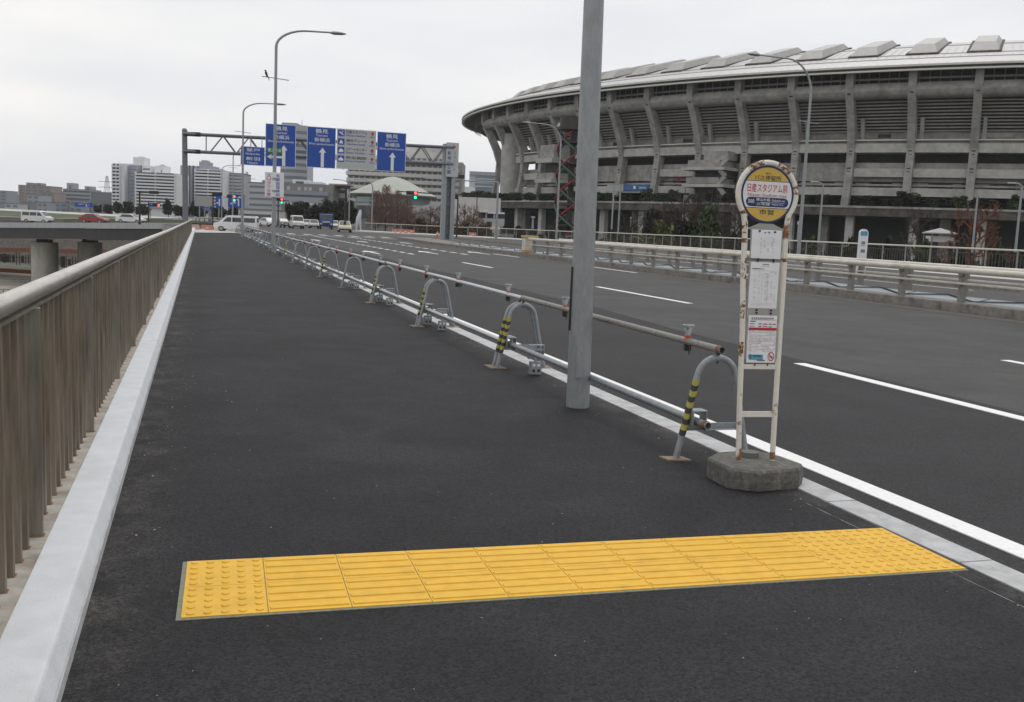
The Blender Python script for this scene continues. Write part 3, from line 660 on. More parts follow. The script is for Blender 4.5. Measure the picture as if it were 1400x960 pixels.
for k in range(len(YS)-1):
    for q, dy in enumerate((.42 if k == 0 else .62, 2.8)):
        c = lamp if i == 0 else dup(lamp, tree=tr); i += 1
        c.location = (XC, YS[k]+dy+random.uniform(-.15, .15)*(k > 1), .713); c.rotation_euler = (0, 0, random.uniform(-.5, .5)); 
        c['label'] = 'clear cup warning lamp clamped near the rusty open pipe end by the bus stop' if i == 1 else f'clear cup warning lamp, {nth(i)} on the upper pipe from the bus stop'
# weight blocks hung from the lower pipes
def make_block():
    t = thing('weight_block', 'x', 'weight', (0, 0, 0), 'perforated weight blocks under the barrier')
    mb = MB(); mb.obox((0, 0, .075), (.055, 0, 0), (0, .03, 0), (0, 0, .06))
    for a in (-1, 1):
        for b in (-1, 1): mb.cur = 1 if b > 0 else 2; mb.tube([(a*.025, -.0325, .075+b*.027), (a*.025, -.0295, .075+b*.027)], .015, 12)
    mb.build('block', [M['galv'], M['sign_white'], M['black']], t)
    mb = MB(); mb.obox((0, 0, .25), (.075, 0, 0), (0, .03, 0), (0, 0, .006)); mb.obox((0, 0, .295), (.07, 0, 0), (0, .028, 0), (0, 0, .005))
    for a in (-1, 1): mb.obox((a*.072, 0, .23), (.004, 0, 0), (0, .03, 0), (0, 0, .07))
    mb.obox((0, .01, .19), (.012, 0, 0), (0, .006, 0), (0, 0, .06)); mb.build('hanger', M['galv'], t)
    return t
blk = make_block(); tr = collect(blk); i = 0
for k in range(1, 16):
    for dy in ((-.42, .35) if k > 1 else (-.42,)):
        c = blk if i == 0 else dup(blk, tree=tr); i += 1
        c.location = (XC-.03+random.uniform(-.03, .03), YS[k]+dy, .0); c.rotation_euler = (0, 0, random.uniform(-.25, .25))
        c['label'] = 'grey steel weight block with four holes hung left of the thick lamp post' if i == 1 else f'grey steel weight block with four holes, {nth(i)} under the barrier from the lamp post'
# grit and leaf scraps on the walkway
random.seed(33); mb = MB()
def chip(x, y, s):
    a = random.uniform(0, 6.28); v = [(x+s*random.uniform(.5, 1)*math.cos(a+q), y+s*random.uniform(.5, 1)*math.sin(a+q), .0015+s*.25*random.random()) for q in (0, 1.5, 3.1, 4.6)]; c = (x, y, .002+s*.6); mb.add(v+[c], [(0, 1, 4), (1, 2, 4), (2, 3, 4), (3, 0, 4)])
for k in range(150): chip(-.3+abs(random.gauss(0, .25)), random.uniform(-1.5, 14), random.uniform(.003, .008))
for k in range(170): chip(random.uniform(-.2, 3.2), random.uniform(-1.5, 9), random.uniform(.002, .006))
for k in range(80): chip(3.3-abs(random.gauss(0, .15)), random.uniform(-1, 9), random.uniform(.003, .009))
g_ = mb.build('grit', mat('pale_grit', (.3, .28, .24), .9, isl=.6), None, recalc=False); g_['kind'] = 'stuff'
# ================================================================== stadium
ST = dict(a=149.05, b=105.26, th=R_(124.58), c=(199.17, 245.05))
def sp(tdeg, off, z, tan=0.0):      # point on the stadium's plan: parameter, metres outside the eave line, height
    t = R_(tdeg); a, b = ST['a'], ST['b']
    n = np.array([math.cos(t)*b, math.sin(t)*a]); n /= np.linalg.norm(n); p = np.array([a*math.cos(t), b*math.sin(t)])+n*off+np.array([-n[1], n[0]])*tan
    cs, sn = math.cos(ST['th']), math.sin(ST['th'])
    return Vector((ST['c'][0]+p[0]*cs-p[1]*sn, ST['c'][1]+p[0]*sn+p[1]*cs, z))
def fp(t, off, z, tan=0.0): return sp(t, off+4.1, z-.4, tan)      # the facade, measured from its own line
sto = thing('stadium', 'huge grey concrete stadium with leaning columns under a pale metal ring roof', 'stadium', (ST['c'][0], ST['c'][1], -3))
def ring(name, prof, m, t0=0, t1=360, step=2.5, par=None, smooth=False, closed=False, fn=None):
    fn = fn or sp
    n = int(round((t1-t0)/step)); vs = []; fs = []; k = len(prof)
    full = abs(t1-t0-360) < 1e-6
    for i in range(n+(0 if full else 1)):
        for off, z in prof: vs.append(fn(t0+i*step, off, z))
    N_ = n+(0 if full else 1)
    for i in range(n):
        i2 = (i+1) % N_
        for j in range(k if closed else k-1):
            j2 = (j+1) % k; fs.append((i*k+j, i*k+j2, i2*k+j2, i2*k+j))
    if closed and not full: fs += [tuple(range(k)), tuple(n*k+j for j in range(k))]
    return MB().add(vs, fs).build(name, m, par or sto, smooth=smooth, recalc=closed)
def ringf(*a, **k): return ring(*a, fn=fp, **k)
def qbox(o0, o1, z0, z1): return [(o0, z0), (o0, z1), (o1, z1), (o1, z0)]
T0, DT = 54.44, 4.69
roofp = [(0.0, 36.0), (-4, 37.5), (-8, 38.7), (-12, 40.0), (-18, 42.0), (-25, 44.1), (-31, 45.4)]
def roofz(off): return float(np.interp(-off, [-p[0] for p in roofp], [p[1] for p in roofp]))
rf = ring('roof', roofp, M['stad_roof'], smooth=2)
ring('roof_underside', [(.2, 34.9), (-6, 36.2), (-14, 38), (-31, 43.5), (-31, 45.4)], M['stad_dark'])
ring('roof_edge', qbox(.35, -.5, 35.65, 36.03), M['stad_edge'], closed=True)
ring('roof_edge', qbox(.0, -.5, 35.2, 35.62), M['stad_dark'], closed=True)
ring('roof_edge', qbox(.3, -.5, 34.85, 35.17), M['stad_edge'], closed=True)
for off in (-6, -11, -22): ring('roof_seam', qbox(off+.1, off-.1, roofz(off)-.02, roofz(off)+.12), M['stad_box'], closed=True, par=rf)
mb = MB()
for i in range(360*4//5*2):
    t = i*.625
    if 10 < t < 175:
        mb.loft([[sp(t, o_, roofz(o_)+.05, -.06), sp(t, o_, roofz(o_)+.05, .06)] for o_ in (-.2, -8, -18, -30)], cap=False, closed=False)
b_ = mb.build('standing_seam', M['stad_box'], rf, recalc=False); b_['kind'] = 'stuff'
ringf('ring_beam', [(-7.6, 33.6), (-6.9, 33.0), (-6.6, 32.1), (-7.0, 31.2), (-7.9, 30.7), (-9.8, 30.7), (-9.8, 33.6)], M['stad_conc'], t0=45.06, t1=185.06, closed=True, smooth=True)
ringf('upper_rail', qbox(-8.2, -8.5, 34.3, 34.65), M['stad_riser'], t0=45.06, t1=185.06, closed=True)
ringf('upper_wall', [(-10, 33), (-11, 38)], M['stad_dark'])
for k in range(11):
    t = k/11; o_, z = lerp(-9.4, -15.9, t), lerp(31.0, 24.6, t)
    ringf('seat_riser', qbox(o_, o_-.25, z-.3, z), M['stad_riser'], t0=52.56, t1=185.06, closed=True)
ringf('seating_soffit', [(-9.9, 31.2), (-16.5, 24.7)], M['stad_dark'], t0=52.56, t1=185.06)  # dark colour paints in the unlit gaps between the seat risers
ringf('parapet', [(-15.9, 24.9), (-15.9, 22.8)], M['stad_conc'], t0=52.56, t1=185.06)
ringf('floor_beam', qbox(-11.7, -16.5, 20.4, 22.2), M['stad_pale'], closed=True, t0=52.56, t1=185.06)
ringf('floor_beam', qbox(-12.4, -16.5, 22.2, 22.75), M['stad_conc'], closed=True, t0=52.56, t1=185.06)
ringf('floor_edge', qbox(-11.5, -16.5, 22.75, 22.98), M['stad_edge'], closed=True, t0=52.56, t1=185.06)
ringf('parapet', qbox(-13.6, -13.9, 14.6, 18.45), M['stad_conc'], closed=True, t0=52.56, t1=185.06)
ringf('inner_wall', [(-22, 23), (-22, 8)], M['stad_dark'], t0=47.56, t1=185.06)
ringf('floor', qbox(-13.0, -22, 13.7, 14.1), M['stad_conc'], closed=True, t0=52.56, t1=185.06)
ringf('floor_beam', qbox(-11.7, -14.5, 11.65, 13.3), M['stad_pale'], closed=True, t0=52.56, t1=185.06)
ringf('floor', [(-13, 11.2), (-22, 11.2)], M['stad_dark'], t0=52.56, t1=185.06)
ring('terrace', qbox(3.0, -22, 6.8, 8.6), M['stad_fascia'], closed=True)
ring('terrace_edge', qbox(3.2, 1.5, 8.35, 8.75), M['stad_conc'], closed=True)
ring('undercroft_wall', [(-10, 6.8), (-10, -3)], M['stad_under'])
W_ = .76
def column(t, m='stad_conc'):
    path = [(-9.2, 7.9), (-10.5, 12.5), (-11.2, 17), (-11.5, 21.2), (-10.4, 24.5), (-8.4, 28.6), (-7.0, 31.0), (-6.4, 32.9), (-6.3, 36.1)]
    dep = [1.3, 1.5, 1.7, 2.3, 2.4, 2.3, 2.1, 1.9, 1.7]
    rings = [[fp(t, o_, z, -W_), fp(t, o_, z, W_), fp(t, o_-d, z, W_), fp(t, o_-d, z, -W_)] for (o_, z), d in zip(path, dep)]
    mb = MB().loft(rings); mb.cur = 1
    for (o_, z) in ((-11.45, 20.2), (-11.15, 16.7), (-6.7, 31.8)):
        for q in (-.35, .35): mb.loft([[fp(t, o_+.04, z+q, -.35), fp(t, o_+.04, z+q, .35), fp(t, o_+.04, z+q+.25, .35), fp(t, o_+.04, z+q+.25, -.35)], [fp(t, o_-.3, z+q, -.35), fp(t, o_-.3, z+q, .35), fp(t, o_-.3, z+q+.25, .35), fp(t, o_-.3, z+q+.25, -.35)]])
    mb.build('column', [M[m], M['stad_dark']], sto)
random.seed(2)
for k in range(-2, 15):
    t = T0+DT*k; column(t)
    mb = MB(); mb.loft([[fp(t, o_, z, 1.2), fp(t, o_, z, 1.9), fp(t, o_-.9, z, 1.9), fp(t, o_-.9, z, 1.2)] for o_, z in ((-13.9, 22.9), (-12.6, 27.4))]); mb.build('strut', M['stad_pale'], sto)
    # skylight box: base follows the roof slope
    base = [sp(t, -11.0, roofz(-11)-.1, -2.9), sp(t, -11.0, roofz(-11)-.1, 2.9), sp(t, -28.5, roofz(-28.5)-.1, 2.9), sp(t, -28.5, roofz(-28.5)-.1, -2.9)]
    top = [sp(t, -13.8, roofz(-13.8)+1.7, -1.9), sp(t, -13.8, roofz(-13.8)+1.7, 1.9), sp(t, -26.5, roofz(-26.5)+1.35, 1.9), sp(t, -26.5, roofz(-26.5)+1.35, -1.9)]
    sb = MB().loft([base, top]).build('skylight_box', M['stad_box'], sto)
    b2 = [sp(t, -10.8, roofz(-10.8)-.1, -3.1), sp(t, -10.8, roofz(-10.8)-.1, 3.1), sp(t, -28.7, roofz(-28.7)-.1, 3.1), sp(t, -28.7, roofz(-28.7)-.1, -3.1)]
    MB().loft([b2, [v+Vector((0, 0, .45)) for v in b2]]).build('flashing', M['stad_fascia'], sb)
    # undercroft column and a wall pier
    mb = MB(); mb.loft([[sp(t+1.2, 1.0, z, -.75), sp(t+1.2, 1.0, z, .75), sp(t+1.2, -.4, z, .75), sp(t+1.2, -.4, z, -.75)] for z in (-3, 6.8)]); mb.build('undercroft_column', M['stad_pale'], sto)
    if k % 2 == 0:
        mb = MB(); mb.loft([[sp(t+3.2, -5, z, -1), sp(t+3.2, -5, z, 1), sp(t+3.2, -6.5, z, 1), sp(t+3.2, -6.5, z, -1)] for z in (-3, 6.8)]); mb.build('undercroft_column', M['stad_conc'], sto)
    r = random.random()
    def tb(name, o0, o1, z0, z1, a, b_, m):   # a block between two tangent offsets from the bay's centre
        MB().loft([[fp(t+DT/2, o0, z, a), fp(t+DT/2, o0, z, b_), fp(t+DT/2, o1, z, b_), fp(t+DT/2, o1, z, a)] for z in (z0, z1)]).build(name, M[m], sto)
    if r < .45 or k == 9: tb('bay_beam', -12.0, -13.2, 15.5, 17.2, -5, 5, 'stad_pale')
    if r < .6 or k == 9: tb('bay_block', -14, -17, 13.4-1.9, 14.4, -5, -2.2, 'stad_conc'); tb('bay_block', -14, -17, 13.3, 14.4, 2.4, 4, 'stad_conc')
    if r > .35: tb('bay_panel', -16.5, -17, 14.1, 16.2, -4.5, 4.5, 'stad_riser')
    if k in (-1, 5, 9, 11, 3): tb('vent', -15.8, -16.2, 23.7, 24.5, -1.6 if k != 11 else -5, 1.0, 'black' if k != 11 else 'stad_pale')
    mb = MB(); mb.loft([[fp(t+DT/2, -13.55, z, -.08), fp(t+DT/2, -13.55, z, .08), fp(t+DT/2, -13.8, z, .08), fp(t+DT/2, -13.8, z, -.08)] for z in (14.6, 18.4)]); mb.build('panel_joint', M['stad_riser'], sto)
mb = MB()
for i in range(0, 160):
    t = 20+i*.75; mb.loft([[fp(t, -8.0, z, -.05), fp(t, -8.0, z, .05), fp(t, -8.1, z, .05), fp(t, -8.1, z, -.05)] for z in (33, 36)])
b_ = mb.build('mullion', M['stad_riser'], sto); b_['kind'] = 'stuff'
# stair tower at the left end
c0 = sp(49.6, -9.0, 0); zt = 28.6
mb = MB(); n = 40; mb.loft([[(c0.x+3.3*math.cos(2*math.pi*k/n), c0.y+3.3*math.sin(2*math.pi*k/n), z) for k in range(n)] for z in (7.5, zt)]); mb.build('stair_tower', M['stad_pale'], sto, smooth=True)
# stair landings that jut from the front
def landing(t, w, zs, o1=-4.5, skew=0):
    for i, (z0, z1, dw, o_, m) in enumerate(zs):
        MB().loft([[fp(t, o_, z, -w-dw[0]), fp(t, o_, z, w+dw[1]), fp(t, -13, z, w+dw[1]), fp(t, -13, z, -w-dw[0])] for z in (z0, z1)]).build('landing', M[m], sto)
Z = lambda y: float(at(970, y, 197).z)
landing(84.55, 4.2, [(Z(219), Z(214.5), (1.2, 1.4), -5.6, 'stad_pale'), (Z(214), Z(203.5), (0, -.3), -6.4, 'stad_conc'), (Z(229.5), Z(219.5), (-.8, .4), -8.5, 'stad_dark'), (Z(239), Z(230), (.2, -.2), -6.4, 'stad_conc'),
    (Z(245), Z(240), (.8, 1.4), -5.6, 'stad_pale'), (Z(257), Z(245.5), (-1, .4), -8.5, 'stad_dark'), (Z(268), Z(257.3), (.6, -.6), -6.4, 'stad_conc'), (Z(203), Z(189), (-2.6, .3), -8.6, 'stad_conc')])
mb = MB()
for i in range(4):
    za, zb = (Z(200), Z(216)), (Z(216), Z(238)), 
    break
mb.bar(fp(84.55, -6.2, Z(202), 5.9), fp(84.55, -6.2, Z(215), 3.9), .6, .9); mb.bar(fp(84.55, -6.3, Z(217), 3.9), fp(84.55, -6.3, Z(229), 5.6), .6, .9)
mb.bar(fp(84.55, -6.2, Z(229), 5.6), fp(84.55, -6.2, Z(240), 3.9), .6, .9); mb.bar(fp(84.55, -6.3, Z(243), 3.9), fp(84.55, -6.3, Z(256), 5.6), .6, .9)
mb.build('stair_flight', M['stad_conc'], sto)
Z2 = lambda y: float(at(745, y, 262).z)
landing(63.54, 3.2, [(Z2(215), Z2(196.5), (0, 0), -7, 'stad_conc'), (Z2(221), Z2(215.5), (.4, .6), -6, 'stad_pale'), (Z2(234), Z2(221.5), (0, 0), -9, 'stad_dark'), (Z2(243), Z2(234.5), (.2, .2), -7, 'stad_conc'), (Z2(248), Z2(243.5), (.6, .8), -6, 'stad_pale')])
# blue banner on the parapet, red pipework
def pblock(name, t, o0, o1, z0, z1, a, b_, m): return MB().loft([[fp(t, o0, z, a), fp(t, o0, z, b_), fp(t, o1, z, b_), fp(t, o1, z, a)] for z in (z0, z1)]).build(name, m, sto)
Z3 = lambda y: float(at(845, y, 222).z)
pblock('banner', 75.9, -11.3, -11.45, Z3(252), Z3(243), -5.5, 3.2, mat('banner_blue', (.04, .12, .32), .6)); pblock('banner_mark', 75.9, -11.25, -11.3, Z3(249.5), Z3(245), -1.6, -.9, M['sign_white']); pblock('banner_mark', 75.9, -11.25, -11.3, Z3(249.5), Z3(246.5), .2, 2.4, mat('banner_pale', (.25, .4, .6), .6))
pblock('red_pipe', 80.3, -13.4, -13.8, 15.0, 15.5, -1, 1.2, M['sign_red']); pblock('red_pipe', 80.3, -13.4, -13.8, 14.4, 15.0, -1, -.5, M['sign_red'])
# ================================================================== red and green lattice tower
tb_ = at(777, 322, 150); tt = at(777, 183, 150).z; tx, ty = tb_.x, tb_.y
o = thing('lattice_tower', 'slim tower of crossing red and green tubes in front of the stadium', 'tower', (tx, ty, tb_.z))
rt = 2.2; H = tt-tb_.z
for nm, s, m, ph in (('red_tube', 1, 'red_tube', 0), ('green_tube', -1, 'green_tube', .5)):
    for q in range(3):
        pts = []
        for k in range(49):
            a = 2*math.pi*(q/3+ph/3+s*1.35*k/48); pts.append((tx+rt*math.cos(a), ty+rt*math.sin(a), tb_.z+H*k/48))
        MB().tube(pts, .16, 8).build(nm, M[m], o, smooth=True)
mb = MB()
for k in range(5): mb.tube([(tx, ty, tb_.z+H*(k+.5)/5-.12), (tx, ty, tb_.z+H*(k+.5)/5+.12)], rt*.93, 20)
mb.tube([(tx, ty, tb_.z), (tx, ty, tt)], .45, 10); mb.build('core', M['dark_steel'], o)
mb = MB(); mb.tube([(tx, ty, tt+.3), (tx, ty, tt+.7)], 2.6, 24); mb.tube([(tx, ty, tt+.7), (tx, ty, tt+2.1)], 2.1, 20); mb.build('head_platform', M['dark_steel'], o)
mb = MB(); c_ = at(768, 173, 148); n = 20
mb.loft([[(c_.x+.75*math.cos(2*math.pi*k/n)*s, c_.y+.4*math.sin(2*math.pi*k/n)*s, c_.z+h) for k in range(n)] for s, h in ((.1, -.62), (.75, -.5), (1, -.1), (.85, .35), (.4, .6), (.05, .66))]); mb.build('floodlight', M['sign_grey'], o, smooth=True)
# ================================================================== lamp posts
def lamp_post(name, label, x, y, dirn=1, r0=.095, z0=0.0, bar=True, tall=8.33, reach=2.6, tilt=(0, 0), z_arm=9.07, group='curved lamp posts', strip=False):
    t = thing(name, label, 'lamp post', (x, y, z0), group)
    def L(z): return Vector((x+tilt[0]*z, y+tilt[1]*z, z0+z))
    mb = MB(); zs = [0, 1.5, 3, 5, 7, tall]; mb.tube([L(z) for z in zs], [r0*(1-.055*z) if z < 7.1 else r0*.6 for z in zs], 20); mb.build('pole', M['galv_pole'], t, smooth=True)
    c = L(tall); pts = []
    for k in range(9):
        a = math.pi*.5*k/8; pts.append(c+Vector((dirn*1.35*(1-math.cos(a)), 0, (z_arm-tall)*math.sin(a))))
    e = pts[-1]; pts.append(e+Vector((dirn*(reach-1.75), 0, .03)))
    MB().tube(pts, [r0*.6-.0025*k for k in range(len(pts))], 12).build('arm', M['galv_pole'], t, smooth=True)
    h = pts[-1]; mb = MB(); rings = []
    for u, w, zt_, zb_ in ((-.02, .05, .04, -.05), (.12, .11, .07, -.08), (.45, .13, .06, -.06), (.62, .05, .02, -.02)):
        rings.append([(h.x+dirn*u, h.y+w*math.cos(2*math.pi*k/10), h.z+(zt_-zb_)/2*math.sin(2*math.pi*k/10)+(zt_+zb_)/2) for k in range(10)])
    mb.loft(rings); mb.build('lamp_head', M['galv'], t, smooth=True)
    if bar:
        z = tall-1.25; mb = MB(); mb.tube([L(z)+Vector((-.55, 0, .03)), L(z)+Vector((.52, 0, -.04))], .018, 8); mb.build('cross_arm', M['galv'], t)
    if strip:
        MB().box(x-r0-.018, x-r0+.006, y-.008, y+.008, .62, 1.13).build('cable_strip', M['dark_steel'], t)
        MB().box(x-.07, x-.02, y-r0-.004, y-r0+.02, .25, .5).build('cover_plate', M['galv_pole'], t)
    return t
lamp_post('lamp_post', 'thick galvanised lamp post standing close by in the barrier line', 2.99, 3.9, tilt=(-.012, 0), strip=True)
lamp_post('lamp_post', 'tall curved lamp post that carries the red and blue Japanese caution board', 3.0, 39.25)
lamp_post('lamp_post', 'curved lamp post behind the blue sign at the far end of the walkway barrier', 2.83, 67.3)
gl = 'thin far lamp posts near the crossing'
for px, py, D, dn, lab in ((318, 312, 118, 1, 'thin grey lamp post between the walkway end and the white van'), (303, 309, 150, 1, 'thin lamp post left of the blue direction boards at the crossing')):
    p = at(px, py, D); lamp_post('lamp_post', lab, p.x, p.y, dn, z0=p.z, group=gl, bar=True)
lamp_post('lamp_post', 'tall curved lamp post rising right behind the round bus stop board across the road', 27.0, 37.5, -1, z0=.14, tall=8.0, z_arm=9.5, reach=3.2, tilt=(.0, 0))
lamp_post('lamp_post', 'tall curved lamp post left of the red and green lattice tower', 27.0, 71.2, -1, z0=.14, tall=8.1, z_arm=9.4, reach=3.0)
for px, py, pt_, D, dn, lab in ((508, 317, 247, 155, -1, 'thin curved lamp post before the shallow cone roof hall'), (477, 305, 247, 165, -1, 'thin curved lamp post beside the dark backs of the signals'),):
    p = at(px, py, D); q = at(px, pt_, D).z-p.z; lamp_post('lamp_post', lab, p.x, p.y, dn, z0=p.z, bar=False, group=gl, tall=q-1.2, z_arm=q, reach=2.6, r0=.13)
def plain_post(px, y0, y1, D, lab, arm=None, r=.09, head=True):
    p = at(px, y0, D); q = at(px, y1, D); t = thing('park_lamp', lab, 'lamp', p, 'slim lamps before the stadium')
    q = Vector((p.x, p.y, q.z)); MB().tube([p, q], [r, r*.7], 10).build('pole', M['galv'], t, smooth=True)
    if arm:
        rr = Vector((_r[0], _r[1], 0)); mb = MB(); pts = [q+rr*arm*(1-math.cos(a))+Vector((0, 0, .35*math.sin(a))) for a in np.linspace(0, math.pi/2, 6)]; mb.tube(pts, r*.6, 8); mb.build('arm', M['galv'], t, smooth=True)
        MB().obox(pts[-1]+rr*.2*np.sign(arm), rr*.3, Vector((_f[0], _f[1], 0))*.12, (0, 0, .06)).build('lamp_head', M['sign_grey'], t, bevel=.02)
    elif head:
        MB().tube([q, q+Vector((0, 0, .25))], [r*1.6, r*1.6], 10).build('lamp_head', M['sign_grey'], t)
plain_post(1119, 332, 255, 88, 'slim lamp with short arm left of the white undercroft column behind the bus stop', -.6, .1)
plain_post(1329, 345, 268, 84, 'slim pole rising through the russet tree in front of the stadium', None, .1, False)
plain_post(1388, 345, 257, 84, 'slim lamp with hooked arm at the right edge of the stadium front', -.7, .12)
plain_post(836, 318, 254, 118, 'left one of the two slim poles below the grey box by the blue banner', None, .11, False)
plain_post(845, 319, 254, 118, 'right one of the two slim poles below the grey box by the blue banner', None, .11, False)
plain_post(862, 310, 299, 150, 'small white lamp among bare bushes right of the two slim poles', None, .08)
plain_post(728, 313, 298, 170, 'small white lamp beside the undercroft column left of the lattice tower', None, .22)
plain_post(686, 312, 296, 170, 'white bollard lamp below the end of the stadium terrace', None, .25)
plain_post(1090, 330, 307, 75, 'small white lamp at the foot of the tall curved lamp post across the road', None, .06)
p = at(841, 257, 117.5); t = thing('sign_box', 'grey box held up on two slim poles under the blue banner', 'sign', p); MB().obox(p, Vector((_r[0], _r[1], 0))*.95, Vector((_f[0], _f[1], 0))*.15, (0, 0, .42)).build('box', M['board_grey'], t, bevel=.03); MB().obox(p+Vector((0, 0, .46)), Vector((_r[0], _r[1], 0))*1.0, Vector((_f[0], _f[1], 0))*.2, (0, 0, .04)).build('lid', M['galv'], t)
# crow on the cross arm
cp = Vector((2.62, 39.25, 7.115))
o = thing('crow', 'black crow perched on the cross arm of the lamp post', 'bird', cp)
rings = []
for u, z, r in ((.065, -.04, .008), (.05, .0, .025), (.025, .05, .046), (.0, .11, .058), (-.012, .165, .046), (-.018, .205, .033), (-.026, .23, .035), (-.03, .255, .026), (-.03, .268, .008)):
    rings.append([(cp.x+u+r*.95*math.cos(2*math.pi*k/12), cp.y+r*.8*math.sin(2*math.pi*k/12), cp.z+z) for k in range(12)])
MB().loft(rings).build('body', M['black'], o, smooth=True)
MB().tube([(cp.x-.05, cp.y, cp.z+.238), (cp.x-.105, cp.y, cp.z+.222)], [.013, .004], 8).build('beak', M['ink_dark'], o)
mb = MB(); mb.obox((cp.x+.095, cp.y, cp.z-.06), (.03, 0, -.085), (0, .026, 0), (.01, 0, .006)); mb.build('tail', M['black'], o)
for s in (-1, 1): MB().tube([(cp.x+.0, cp.y+s*.025, cp.z-.01), (cp.x+.01, cp.y+s*.025, cp.z+.07)], .009, 6).build('leg', M['ink_dark'], o)
# caution board on the lamp post
def panel(name, label, cat, x0, x1, z0, z1, y, m, th=.06, group=None, border=None):
    t = thing(name, label, cat, ((x0+x1)/2, y, z0), group); MB().box(x0, x1, y-th/2, y+th/2, z0, z1).build('panel', m, t, bevel=.012)
    if border:
        mb = MB()
        w = .035; f = y-th/2-.004
        for a, b_, c, d in ((x0, x1, z0, z0+w), (x0, x1, z1-w, z1), (x0, x0+w, z0, z1), (x1-w, x1, z0, z1)): mb.box(a, b_, f, f+.003, c, d)
        mb.build('border', border, t)
    return t
def wr(t, body, x0, x1, z0, z1, y, m, name='lettering'):
    mb = MB(); put_text(mb, body, (0, y, 0), (1, 0, 0), (0, 0, 1), x0, x1, z0, z1); return mb.build(name, m, t, recalc=False)
t = panel('caution_board', 'white caution board with red and blue vertical lettering on the lamp post', 'sign', 2.61, 3.37, 2.27, 3.28, 39.08, M['sign_white'])
for i, ch in enumerate('スリップ注意'): wr(t, ch, 2.68, 2.84, 3.2-.152*(i+1)+.02, 3.2-.152*i, 39.045, M['sign_red'])
for i, ch in enumerate('冬期路面凍結'): wr(t, ch, 3.05, 3.21, 3.2-.152*(i+1)+.02, 3.2-.152*i, 39.045, mat('sign_mid_blue', (.04, .08, .36), .5) if i == 0 else bpy.data.materials['sign_mid_blue'])
mb = MB(); mb.tube([(3.0, 39.13, 2.5), (3.0, 39.13, 2.56)], .13, 14); mb.tube([(3.0, 39.13, 3.0), (3.0, 39.13, 3.06)], .13, 14); mb.build('bracket', M['galv'], t)
# ================================================================== overhead sign gantry
GY = 84.3
o = thing('sign_gantry', 'grey steel sign gantry with a lattice truss spanning the road', 'gantry', (10, GY, 0))
MB().tube([(-1.05, GY, -.2), (-1.15, GY, 8.3)], [.24, .21], 20).build('post', M['gantry'], o, smooth=True)
MB().tube([(-1.15, GY, 8.3), (-1.15, GY, 8.42)], [.22, .12], 16).build('post_cap', M['gantry'], o, smooth=True)
for xx in (20.85, 21.65):
    MB().box(xx-.19, xx+.19, GY-.25, GY+.25, 0, 8.6).build('post', M['galv'], o, bevel=.02)
mb = MB()
for k in range(7): mb.bar((21.0, GY, .5+k*.85), (21.5, GY, .95+k*.85), .09, .09); mb.bar((21.5, GY, .55+k*.85), (21.0, GY, .9+k*.85), .08, .08)
mb.box(21.0, 21.5, GY+.12, GY+.16, .05, 6.2); mb.build('lacing', M['gantry'], o)
mb = MB(); mb.box(20.3, 22.1, GY-.6, GY+.6, -.02, .18); mb.build('footing', M['conc'], o)
for dy in (-.4, .4):
    MB().tube([(-1.3, GY+dy, 7.97), (21.5, GY+dy, 8.32)], .115, 12).build('chord', M['gantry'], o, smooth=True); MB().tube([(-1.3, GY+dy, 6.57), (21.5, GY+dy, 6.86)], .115, 12).build('chord', M['gantry'], o, smooth=True)
mb = MB(); x = .75; up = True
def gzz(x, top): return (7.97+.0154*(x+1.3)) if top else (6.57+.0127*(x+1.3))
for dy in (-.4, .4):
    x = .85; up = False
    while x < 20:
        mb.tube([(x, GY+dy, gzz(x, up)), (x+1.05, GY+dy, gzz(x+1.05, not up))], .05, 6); x += 1.05; up = not up
        if up: mb.bar((x, GY-.4, gzz(x, True)), (x, GY+.4, gzz(x, True)), .06, .06)
    mb.tube([(.55, GY+dy, 6.6), (.55, GY+dy, 8)], .045, 6)
mb.build('diagonal', M['gantry'], o)
for dy in (-.4, .4):
    for z in (7.98, 6.58): MB().tube([(-1.15, GY+dy*.6, z), (.1, GY+dy, z+.02)], .16, 12).build('end_sleeve', M['dark_steel'], o)
SY = 83.55
mb = MB()
for x in (4.1, 5.0, 6.2, 7.2, 9.2, 10.4, 11.8, 13.8, 15.2, 16.6):
    mb.bar((x, SY+.12, 5.8), (x, SY+.12, 8.9 if x > 5.2 else 8.1), .07, .07)
    mb.bar((x, SY+.12, gzz(x, 0)), (x, GY-.4, gzz(x, 0)), .06, .06); mb.bar((x, SY+.12, gzz(x, 1)), (x, GY-.4, gzz(x, 1)), .06, .06)
mb.build('sign_bracket', M['galv'], o)
F = SY-.045; sw, sb = M['sign_white'], M['sign_blue']
g = 'direction signs on the gantry'
t = panel('direction_sign', 'small blue direction sign lower left on the gantry without an arrow', 'road sign', 3.28, 5.24, 5.70, 7.24, SY, sb, group=g, border=sw)
wr(t, '登戸', 3.72, 4.84, 6.83, 7.1, F, sw); wr(t, 'Noborito', 3.7, 4.84, 6.56, 6.74, F, sw); wr(t, '新羽', 3.72, 4.84, 6.1, 6.4, F, sw); wr(t, 'Nippa', 3.82, 4.66, 5.8, 6.0, F, sw)
